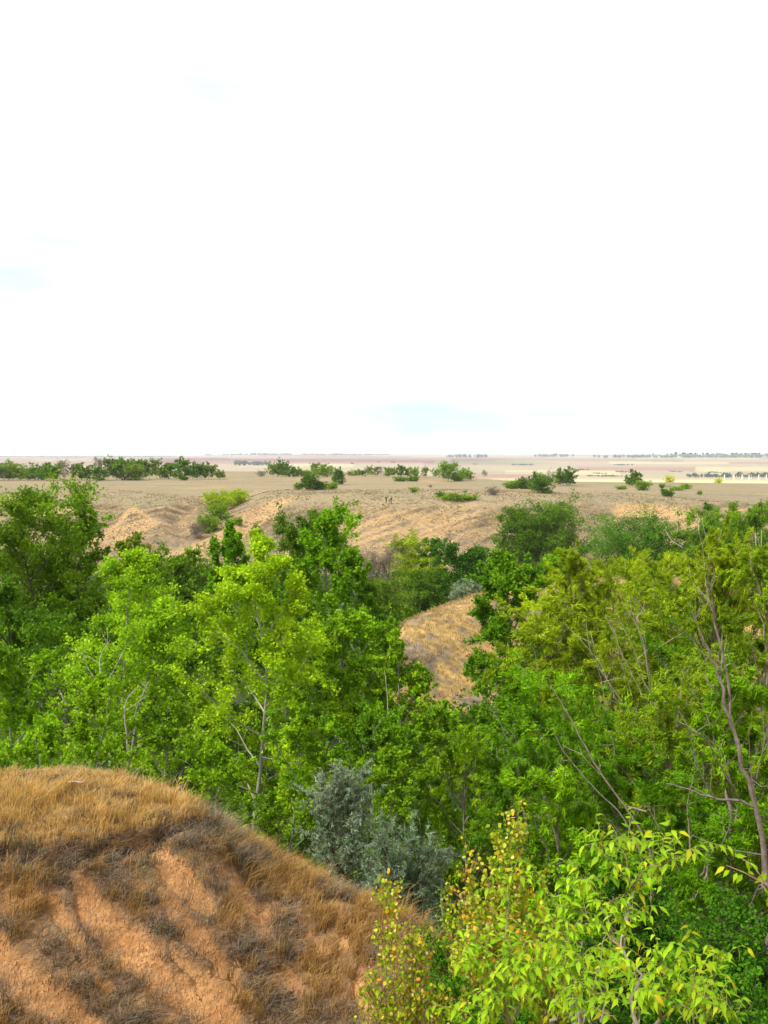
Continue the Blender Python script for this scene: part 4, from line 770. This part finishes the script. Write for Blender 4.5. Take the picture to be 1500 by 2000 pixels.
# ------------------------------------------------------------------ dead wood traced as limbs at their own distance
def dead(name, cat, label, Y, limbs, colr, group=None, twigs=0, seed=1, ground_px=None):
    limbs = [(a_, b_ * .56, c_ * .7) for a_, b_, c_ in limbs]; colr = [c_ * k_ for c_, k_ in zip(colr, (.82, .78, .72))]
    r = np.random.default_rng(seed); b0 = at(*limbs[0][0][0], Y); gx_ = b0[0] if ground_px is None else at(ground_px, 1500, Y)[0]
    z0 = float(G(gx_, Y)[0]); o = np.array([gx_, Y, z0]); root = link(name, None, loc=o); tag(root, label, cat, group); wd = MB(); br = MB()
    for li, (pts, r0, r1) in enumerate(limbs):
        dy = r.normal(0, .35) if li else 0
        P = np.array([at(px, py, Y + dy * i / len(pts)) for i, (px, py) in enumerate(pts)])
        if li == 0: P = np.r_[[o - [0, 0, .1]], P]
        # resample smoothly with knotty wobble
        k = max(6, len(P) * 3); t = np.linspace(0, len(P) - 1, k); Q = np.stack([np.interp(t, np.arange(len(P)), P[:, i]) for i in range(3)], -1)
        Q[1:-1] = (Q[:-2] + 2 * Q[1:-1] + Q[2:]) / 4; Q[1:-1] += r.normal(0, max(r0, .01) * .35, (k - 2, 3))
        rr = np.linspace(r0, r1, k) * r.uniform(.88, 1.15, k); V, Fq = tubes((Q - o)[None], rr[None], 7); br = MB() if li else br; (wd if li == 0 else br).add(V, Fq, np.array(colr) * r.uniform(.85, 1.15))
        for _ in range(twigs if len(pts) > 2 or li == 0 else twigs // 2):
            q = r.integers(k // 3, k - 1); d = nrm(nrm(Q[-1] - Q[0]) * .6 + r.normal(0, .7, 3) + [0, 0, .35]); l = r.uniform(.15, .55) * Y / 16
            Tq = np.stack([Q[q], Q[q] + d * l * .5 + r.normal(0, .03, 3), Q[q] + d * l + [0, 0, .06]])[None]; V, Fq = tubes(Tq - o, np.array([[max(rr[q] * .35, .006), .006, .003]]), 4); (br if li else wd).add(V, Fq, np.array(colr) * r.uniform(.9, 1.4))
        if li: link('branch', br.mesh(name + '_branch', M_BARK, True), root)
    link('trunk', wd.mesh(name + '_trunk', M_BARK, True), root)
dead('bare_tree', 'tree', 'gnarled dead tree with twisted grey limbs at the photo edge', 14.5, [
  ([(1508,1760),(1492,1680),(1478,1580),(1455,1500),(1438,1440),(1425,1400),(1408,1330),(1392,1290),(1375,1255)], .085, .022),
  ([(1478,1580),(1440,1560),(1398,1562),(1350,1545),(1300,1530)], .045, .010), ([(1398,1562),(1370,1520),(1345,1425),(1340,1420)], .02, .006),
  ([(1440,1555),(1425,1530),(1380,1440),(1342,1425)], .03, .008), ([(1430,1540),(1415,1480),(1372,1430)], .02, .006), ([(1425,1400),(1424,1330),(1395,1215),(1380,1150),(1378,1128)], .035, .012),
  ([(1395,1215),(1392,1170),(1383,1140)], .02, .008), ([(1375,1255),(1362,1215),(1350,1195)], .02, .007), ([(1370,1262),(1340,1240),(1325,1233)], .012, .004), ([(1408,1330),(1408,1300),(1412,1290)], .02, .008),
  ([(1392,1345),(1375,1318)], .014, .008), ([(1405,1360),(1392,1340)], .016, .008), ([(1490,1670),(1430,1660),(1370,1640),(1350,1630)], .018, .005), ([(1482,1590),(1465,1500),(1463,1420)], .02, .006),
  ([(1478,1520),(1490,1460),(1497,1430)], .016, .006), ([(1508,1760),(1485,1720),(1465,1770),(1430,1800)], .02, .005)], (.22, .19, .17), twigs=3, seed=3, ground_px=1512)
dead('leaning_dead_stem', 'tree', 'long pale dead stem leaning through the thicket, the upper one', 18.5, [([(1275,1670),(1262,1640),(1225,1580),(1180,1520),(1150,1470),(1120,1415),(1095,1370),(1075,1340)], .045, .012), ([(1225,1575),(1262,1585)], .03, .03), ([(1180,1520),(1140,1480),(1130,1455)], .012, .005)], (.36, .31, .25), 'dead stems leaning in the thicket', 1, 5, ground_px=1275)
dead('leaning_dead_stem', 'tree', 'thinner dead stem leaning below the upper one', 18.0, [([(1262,1690),(1240,1640),(1215,1590),(1165,1545),(1125,1500),(1095,1460),(1080,1430)], .028, .008), ([(1245,1650),(1240,1665),(1190,1600)], .02, .006)], (.30, .27, .22), 'dead stems leaning in the thicket', 1, 6, ground_px=1268)
dead('dead_poles', 'tree', 'cluster of dead grey shoots in the middle of the willows', 25, [([(1275,1420),(1265,1300),(1255,1240),(1230,1200)], .04, .01), ([(1255,1358),(1215,1280),(1190,1205)], .022, .006), ([(1260,1340),(1240,1270),(1200,1190)], .022, .006), ([(1215,1370),(1180,1320),(1150,1270),(1155,1250)], .022, .005), ([(1235,1360),(1215,1300)], .015, .005), ([(1200,1360),(1170,1290),(1160,1260)], .015, .005), ([(1270,1320),(1245,1220),(1240,1195)], .02, .006), ([(1185,1400),(1175,1330),(1165,1300)], .014, .006)], (.42, .37, .30), None, 2, 7)
dead('dead_poles', 'tree', 'white dead poles sticking up over the willow with red stems', 29.5, [([(1380,1200),(1374,1075),(1366,1045),(1357,1000)], .015, .006), ([(1381,1150),(1385,1085),(1372,1018)], .014, .005), ([(1378,1160),(1398,1110),(1393,1050),(1390,1030)], .012, .004), ([(1378,1170),(1352,1140),(1343,1098),(1328,1058)], .011, .003)], (.55, .52, .46), 'bare white poles above the willows', 1, 8)
dead('dead_poles', 'tree', 'white dead pole pair at the photo edge above the willow', 28, [([(1500,1260),(1496,1200),(1488,1135),(1477,1080),(1475,1040)], .05, .015), ([(1488,1135),(1487,1060),(1487,1035)], .025, .01)], (.52, .48, .42), 'bare white poles above the willows', 1, 9)
dead('dead_poles', 'tree', 'forked bare stems in the heart of the broad pale aspen', 29, [([(250,1450),(243,1395),(245,1370),(265,1345)], .05, .015), ([(262,1400),(270,1375),(290,1330)], .03, .01), ([(243,1390),(285,1360)], .02, .01), ([(215,1380),(195,1320),(195,1280),(215,1250)], .03, .008), ([(205,1340),(232,1290),(245,1265)], .022, .006), ([(200,1300),(170,1280)], .015, .005)], (.50, .47, .42), None, 2, 10)
dead('dead_poles', 'tree', 'thin white stem in front of the slender aspen', 29, [([(757,1420),(757,1360),(753,1320),(750,1310)], .022, .008)], (.6, .57, .5), None, 0, 11)
dead('dead_poles', 'tree', 'pale forked stem low in the middle of the thicket', 24, [([(1055,1620),(1050,1560),(1035,1510),(1030,1480)], .03, .01), ([(1052,1590),(1040,1555),(1025,1530)], .016, .006)], (.45, .43, .36), None, 1, 12)
# fallen stick on the grassy spur
r0_ = hit(150, 1546, 10); P = np.array([[-.14, 0, .05], [-.05, .02, .06], [.06, -.01, .05], [.13, .01, .07]]); V, Fq = tubes(P[None], np.array([[.006, .011, .010, .004]]), 5); V2, F2 = tubes(np.array([[[.0, 0, .06], [.06, .05, .09]]]), np.array([[.006, .003]]), 4)
mb = MB(); mb.add(V, Fq, (.6, .52, .42)); mb.add(V2, F2, (.6, .52, .42)); tag(link('fallen_stick', mb.mesh('fallen_stick', M_BARK, True), loc=r0_ + np.array([0, 0, .10])), 'short bleached stick lying on the grassy top of the spur', 'stick')

# ------------------------------------------------------------------ people on the far rim
def skin_mesh(name, verts, edges, radii, mat, parent, sub=1):
    me = bpy.data.meshes.new(name); me.from_pydata(verts, edges, []); me.materials.append(mat)
    o = link(name, me, parent); o.modifiers.new('skin', 'SKIN'); me.skin_vertices or None
    for v, rr in zip(me.skin_vertices[0].data, radii): v.radius = (rr, rr) if np.isscalar(rr) else rr
    me.skin_vertices[0].data[0].use_root = True
    o.modifiers.new('subdivision', 'SUBSURF').levels = sub; o.modifiers['subdivision'].render_levels = sub
    return o
def flat_mat(name, c, rough=.85):
    m = bpy.data.materials.new(name); m.use_nodes = True; b = m.node_tree.nodes['Principled BSDF']; b.inputs['Roughness'].default_value = rough
    nz = m.node_tree.nodes.new('ShaderNodeTexNoise'); nz.inputs['Scale'].default_value = 18; rp = m.node_tree.nodes.new('ShaderNodeValToRGB')
    rp.color_ramp.elements[0].color = (*[a * .8 for a in c], 1); rp.color_ramp.elements[1].color = (*[min(1, a * 1.2) for a in c], 1)
    m.node_tree.links.new(nz.outputs['Fac'], rp.inputs[0]); m.node_tree.links.new(rp.outputs[0], b.inputs['Base Color']); return m
M_SKIN = flat_mat('skin', (.50, .32, .22), .6); M_HAIR = flat_mat('hair', (.05, .035, .02))
def person(label, px, py, rot, top, trous, pose, hair=M_HAIR, scale=1., rmin=150):
    p = hit(px, py, rmin); p[2] = float(G(p[0], p[1])[0]); root = link('person', None, loc=p, rot=(0, 0, rot), scale=(scale,) * 3); tag(root, label, 'person', 'people on the far slope')
    LH, LE, RE_, RHd = pose; step = .16 if 'walking' in label else .0
    V = [(0, 0, .95), (0, 0, 1.15), (0, 0, 1.40), (0, 0, 1.49), (0, -.01, 1.60), (0, -.005, 1.68),
         (.19, 0, 1.42), LE, LH, (-.19, 0, 1.42), RE_, RHd,
         (.10, 0, .90), (.11, -step, .50), (.12, -step * .8, .08), (.12, -step * .8 - .14, .04), (-.10, 0, .90), (-.11, step, .50), (-.12, step * 1.2, .08), (-.12, step * 1.2 - .14, .04),
         (LH[0], LH[1] - .05, LH[2] - .07), (RHd[0], RHd[1] - .05, RHd[2] - .07)]
    E = [(0, 1), (1, 2), (2, 3), (3, 4), (4, 5), (2, 6), (6, 7), (7, 8), (2, 9), (9, 10), (10, 11), (0, 12), (12, 13), (13, 14), (14, 15), (0, 16), (16, 17), (17, 18), (18, 19), (8, 20), (11, 21)]
    Rd = [(.14, .10), (.14, .10), (.13, .09), .055, (.085, .10), (.07, .085), .06, .042, .03, .06, .042, .03, .085, .058, .042, .04, .085, .058, .042, .04, .028, .028]
    skin_mesh('body', V, E, Rd, M_SKIN, root)
    k = 1.18
    skin_mesh('shirt', [V[i] for i in (1, 2, 6, 7, 8, 9, 10, 11, 0)], [(0, 1), (1, 2), (2, 3), (3, 4), (1, 5), (5, 6), (6, 7), (0, 8)], [(.165, .125), (.16, .115), .075, .058, .045, .075, .058, .045, (.165, .13)], top, root)
    skin_mesh('trousers', [V[i] for i in (0, 12, 13, 14, 16, 17, 18)], [(0, 1), (1, 2), (2, 3), (0, 4), (4, 5), (5, 6)], [(.15, .12), .10, .078, .066, .10, .078, .066], trous, root)
    skin_mesh('hair', [(0, .035, 1.60), (0, .03, 1.68), (0, -.01, 1.73)], [(0, 1), (1, 2)], [(.075, .07), (.085, .09), (.06, .07)], hair, root)
    me = bpy.data.meshes.new('shoes')
    skin_mesh('shoe', [(.12, -step * .8 + .04, .045), (.12, -step * .8 - .17, .035)], [(0, 1)], [.05, .042], M_HAIR, root); skin_mesh('shoe', [(-.12, step * 1.2 + .04, .045), (-.12, step * 1.2 - .17, .035)], [(0, 1)], [.05, .042], M_HAIR, root)
down = ((.24, .02, 1.14), (.23, -.06, .90)); 
pose_down = ((.23, -.08, .90), (.26, .02, 1.15), (-.26, .02, 1.15), (-.23, -.08, .90))
pose_up = ((.07, -.20, 1.55), (.30, -.12, 1.28), (-.30, -.12, 1.28), (-.07, -.20, 1.55))
pose_mix = ((.15, -.28, 1.12), (.27, -.02, 1.13), (-.27, .02, 1.14), (-.24, -.06, .90))
person('person in a black top and brown trousers with both hands raised to the face', 754.3, 982.3, .2, flat_mat('black_top', (.02, .015, .015)), flat_mat('brown_trousers', (.16, .10, .05)), pose_up, flat_mat('grey_hair', (.32, .28, .25)))
person('person in a beige top and grey-green trousers standing between two others', 760.8, 982.6, -.3, flat_mat('beige_top', (.42, .36, .22)), flat_mat('grey_green_trousers', (.15, .17, .13)), pose_mix, flat_mat('straw_cap', (.4, .33, .18)))
person('person in a dark brown jacket and grey trousers beside the beige one', 764.3, 983.0, .9, flat_mat('brown_jacket', (.11, .075, .045)), flat_mat('grey_trousers', (.25, .23, .20)), pose_mix, scale=.98)
person('person in olive walking alone down the slope', 671.2, 1022, 1.0, flat_mat('olive_top', (.17, .13, .06)), flat_mat('dark_trousers', (.12, .075, .045)), pose_down)
bp = hit(746.6, 986.5, 150); bp[2] = float(G(bp[0], bp[1])[0]); root = link('backpack', None, loc=bp, rot=(0, .3, .4)); tag(root, 'small dark backpack lying on the ground near the people', 'backpack')
skin_mesh('bag', [(0, 0, .12), (0, 0, .30), (0, -.1, .18)], [(0, 1), (0, 2)], [(.20, .14), (.15, .10), (.1, .08)], flat_mat('dark_bag', (.03, .03, .02)), root, 2)
skin_mesh('strap', [(.12, .1, .1), (.16, .16, .25), (.1, .1, .38)], [(0, 1), (1, 2)], [.02, .02, .02], flat_mat('dark_strap', (.04, .035, .03)), root, 1)

# ------------------------------------------------------------------ far plain: woods, posts, poles
def far_wood(label, x0, x1, py, hpx, Y, seed, colr=(.04, .11, .07), depth=30, gap=.15):
    """a tree belt too far to tell trees apart: many rough crowns"""
    r = np.random.default_rng(seed); a = at(x0, py, Y); b = at(x1, py, Y); hm = hpx * Y / F_PX; n = int(max(8, (b[0] - a[0]) / (hm * .28)))
    u = r.random(n); keep = vnoise(u * 14 + seed, u * 0, seed, 3) * .5 + .5 > gap; u = u[keep]; n = len(u); X = a[0] + (b[0] - a[0]) * u; Yv = Y + r.uniform(-depth, depth, n); Z = G(X, Yv)
    h = hm * r.uniform(.55, 1.05, n); m = 12; mb = MB(); t = r.normal(0, 1, (n, m, 3)); t = nrm(t) * r.uniform(.5, 1, (n, m, 1))
    P = np.stack([X, Yv, Z + h * .55], -1)[:, None] + t * (h * .45)[:, None, None]; P = P.reshape(-1, 3); N = nrm(r.normal(0, 1, P.shape)); D = nrm(r.normal(0, 1, P.shape)); s = np.repeat(h, m) * .55
    P = P - D * s[:, None] * .5; leaf_mesh(mb, P, D, N, s, s * .9, np.array(colr) * r.uniform(.7, 1.3, (len(P), 1)))
    # trunks
    T = np.stack([np.stack([X, Yv, Z - .5], -1), np.stack([X, Yv, Z + h * .6], -1)], 1); V, Fq = tubes(T, np.tile(h[:, None] * .03, (1, 2)), 3); mb.add(V, Fq, (.08, .06, .05))
    tag(link('far_wood', mb.mesh('far_wood', M_LEAF)), label, 'wood', 'tree belts on the far plain', 'stuff')
far_wood('bluish tree belt behind the white posts', 1342, 1620, 933, 9.5, 2650, 1, gap=.0)
far_wood('short blue tree belt beyond the end of the windbreak', 455, 528, 912, 10, 4600, 2, gap=.1)
far_wood('blue-green belt on the skyline over the white posts', 1170, 1620, 896, 6.5, 8600, 3, gap=.0, depth=300)
far_wood('second blue belt on the skyline over the far right fields', 1290, 1640, 893, 7, 11000, 4, gap=.0, depth=400)
far_wood('blue wood on the skyline above the large grey-green tree', 875, 955, 896, 7, 8800, 5, depth=250)
far_wood('small blue wood on the skyline over the round dark tree', 1048, 1112, 893, 6, 9800, 6, depth=250)
far_wood('faint tree line on the skyline over the windbreak', -60, 340, 895, 2.6, 11500, 7, gap=.3, depth=200)
far_wood('faint tree line on the skyline over the small grove', 400, 760, 891, 2.8, 13000, 8, gap=.3, depth=200)
for i, (px, py, wd_, Y) in enumerate([(1130, 912, 40, 3600), (1215, 906, 30, 4600), (1020, 911, 40, 4700), (1320, 919, 14, 3300), (1395, 920, 14, 3200), (1170, 918, 16, 3100), (768, 905, 8, 5400), (740, 903, 5, 5600), (928, 909, 7, 4900), (1220, 916, 30, 3300), (688, 909, 6, 5000), (1180, 930, 60, 2750)]):
    far_wood(['scattered grey scrub on the far fields over the bush chain', 'thin scrub line on the pale far fields', 'dark scrub in a far hollow over the pointed bush', 'tiny grove on the pale field over the yellow bush', 'tiny grove on the pale field near the white posts', 'dots of scrub on the near far field', 'tiny dark grove on the pink field above the hedge row', 'single dark dot of trees on the pink field', 'small dark grove on the cream field right of the large tree', 'line of scrub across the pale fields', 'dark dot of trees on the cream field over the hedge row', 'low scrub line at the bright yellow field'][i], px - wd_ / 2, px + wd_ / 2, py, 2.6, Y, 20 + i, gap=.25, depth=60)
posts = [(1415, 1.4), (1433.5, 1.4), (1449, 1.5), (1463, 1.5), (1467, .6), (1482, 1.7), (1497, 1.6)]
def post_mesh():
    mb = MB(); sq = np.array([(-1, -1), (1, -1), (1, 1), (-1, 1)]); lv = [(0, 1.25), (.4, 1.25), (.42, 1.0), (8.6, .78), (8.62, .95), (9.1, .95), (9.3, .6)]
    V = np.array([(a * w_ * .5, b * w_ * .5, z) for z, w_ in lv for a, b in sq]); Fq = [(i * 4 + j, i * 4 + (j + 1) % 4, i * 4 + 4 + (j + 1) % 4, i * 4 + 4 + j) for i in range(len(lv) - 1) for j in range(4)] + [(24, 25, 26, 27)]
    mb.add(V, np.array(Fq), (.8, .8, .76)); return mb.mesh('white_post', M_STONE)
pm = post_mesh()
for i, (px, wd_) in enumerate(posts):
    Y = 2450; x = at(px, 930, Y)[0]; z = float(G(x, Y)[0])
    lab = 'tall white post in the row before the far bluish tree belt' if wd_ != .6 else 'thinnest white post of the row before the far tree belt'
    tag(link('white_post', pm, loc=(x, Y, z), scale=(wd_ * 1.5, wd_ * 1.5, 1.25), rot=(0, rad(4) if i == 2 else 0, 0)), lab if i != 2 else 'leaning white post of the row before the far tree belt', 'post', 'white posts on the far plain')
for i, (px, lb) in enumerate([(383, 'faint grey mast on the far plain above the windbreak row'), (452, 'faint grey mast on the far plain past the end of the windbreak')]):
    Y = 4200; x = at(px, 900, Y)[0]; z = float(G(x, Y)[0]); h = at(px, 889.5, Y)[2] - z; root = link('mast', None, loc=(x, Y, z)); tag(root, lb, 'mast', 'masts on the far plain')
    V, Fq = tubes(np.array([[[0, 0, 0], [0, 0, h * .5], [0, 0, h]]]), np.array([[.9, .7, .4]]), 4); mb = MB(); mb.add(V, Fq, (.4, .4, .42)); link('pole', mb.mesh('mast_pole', M_STONE), root)
    V, Fq = tubes(np.array([[[-4, 0, h * .86], [0, 0, h * .87], [4, 0, h * .86]]]), np.array([[.3, .35, .3]]), 4); mb = MB(); mb.add(V, Fq, (.4, .4, .42)); link('crossarm', mb.mesh('mast_crossarm', M_STONE), root)

# ------------------------------------------------------------------ haze
hz = bpy.data.materials.new('haze'); hz.use_nodes = True; hz.node_tree.nodes.clear()
ho = hz.node_tree.nodes.new('ShaderNodeOutputMaterial'); pv = hz.node_tree.nodes.new('ShaderNodeVolumePrincipled')
pv.inputs['Color'].default_value = (.93, .96, 1, 1); pv.inputs['Density'].default_value = .8e-4; pv.inputs['Anisotropy'].default_value = .2
hz.node_tree.links.new(pv.outputs[0], ho.inputs['Volume'])
zb, zt, E = float(Vg[:, 2].min()) - 1.5, float(max(4, Vg[:, 2].max() + 3)), 15300
V = np.array([(sx * E, sy * E, zz) for zz in (zb, zt) for sx, sy in ((-1, -1), (1, -1), (1, 1), (-1, 1))])
me = mesh_np('haze', V, np.array([(0, 3, 2, 1), (4, 5, 6, 7), (0, 1, 5, 4), (1, 2, 6, 5), (2, 3, 7, 6), (3, 0, 4, 7)]), None, hz)
tag(link('haze', me), 'thin pale haze over the far plain', 'haze', None, 'stuff')
tot = sum(len(p.data.loops) - 2 * len(p.data.polygons) for p in scene.objects if p.type == 'MESH' and p.data.users == 1)
print('triangles', tot, 'leaves', NL[0], 'ground z', Vg[:, 2].min(), Vg[:, 2].max())
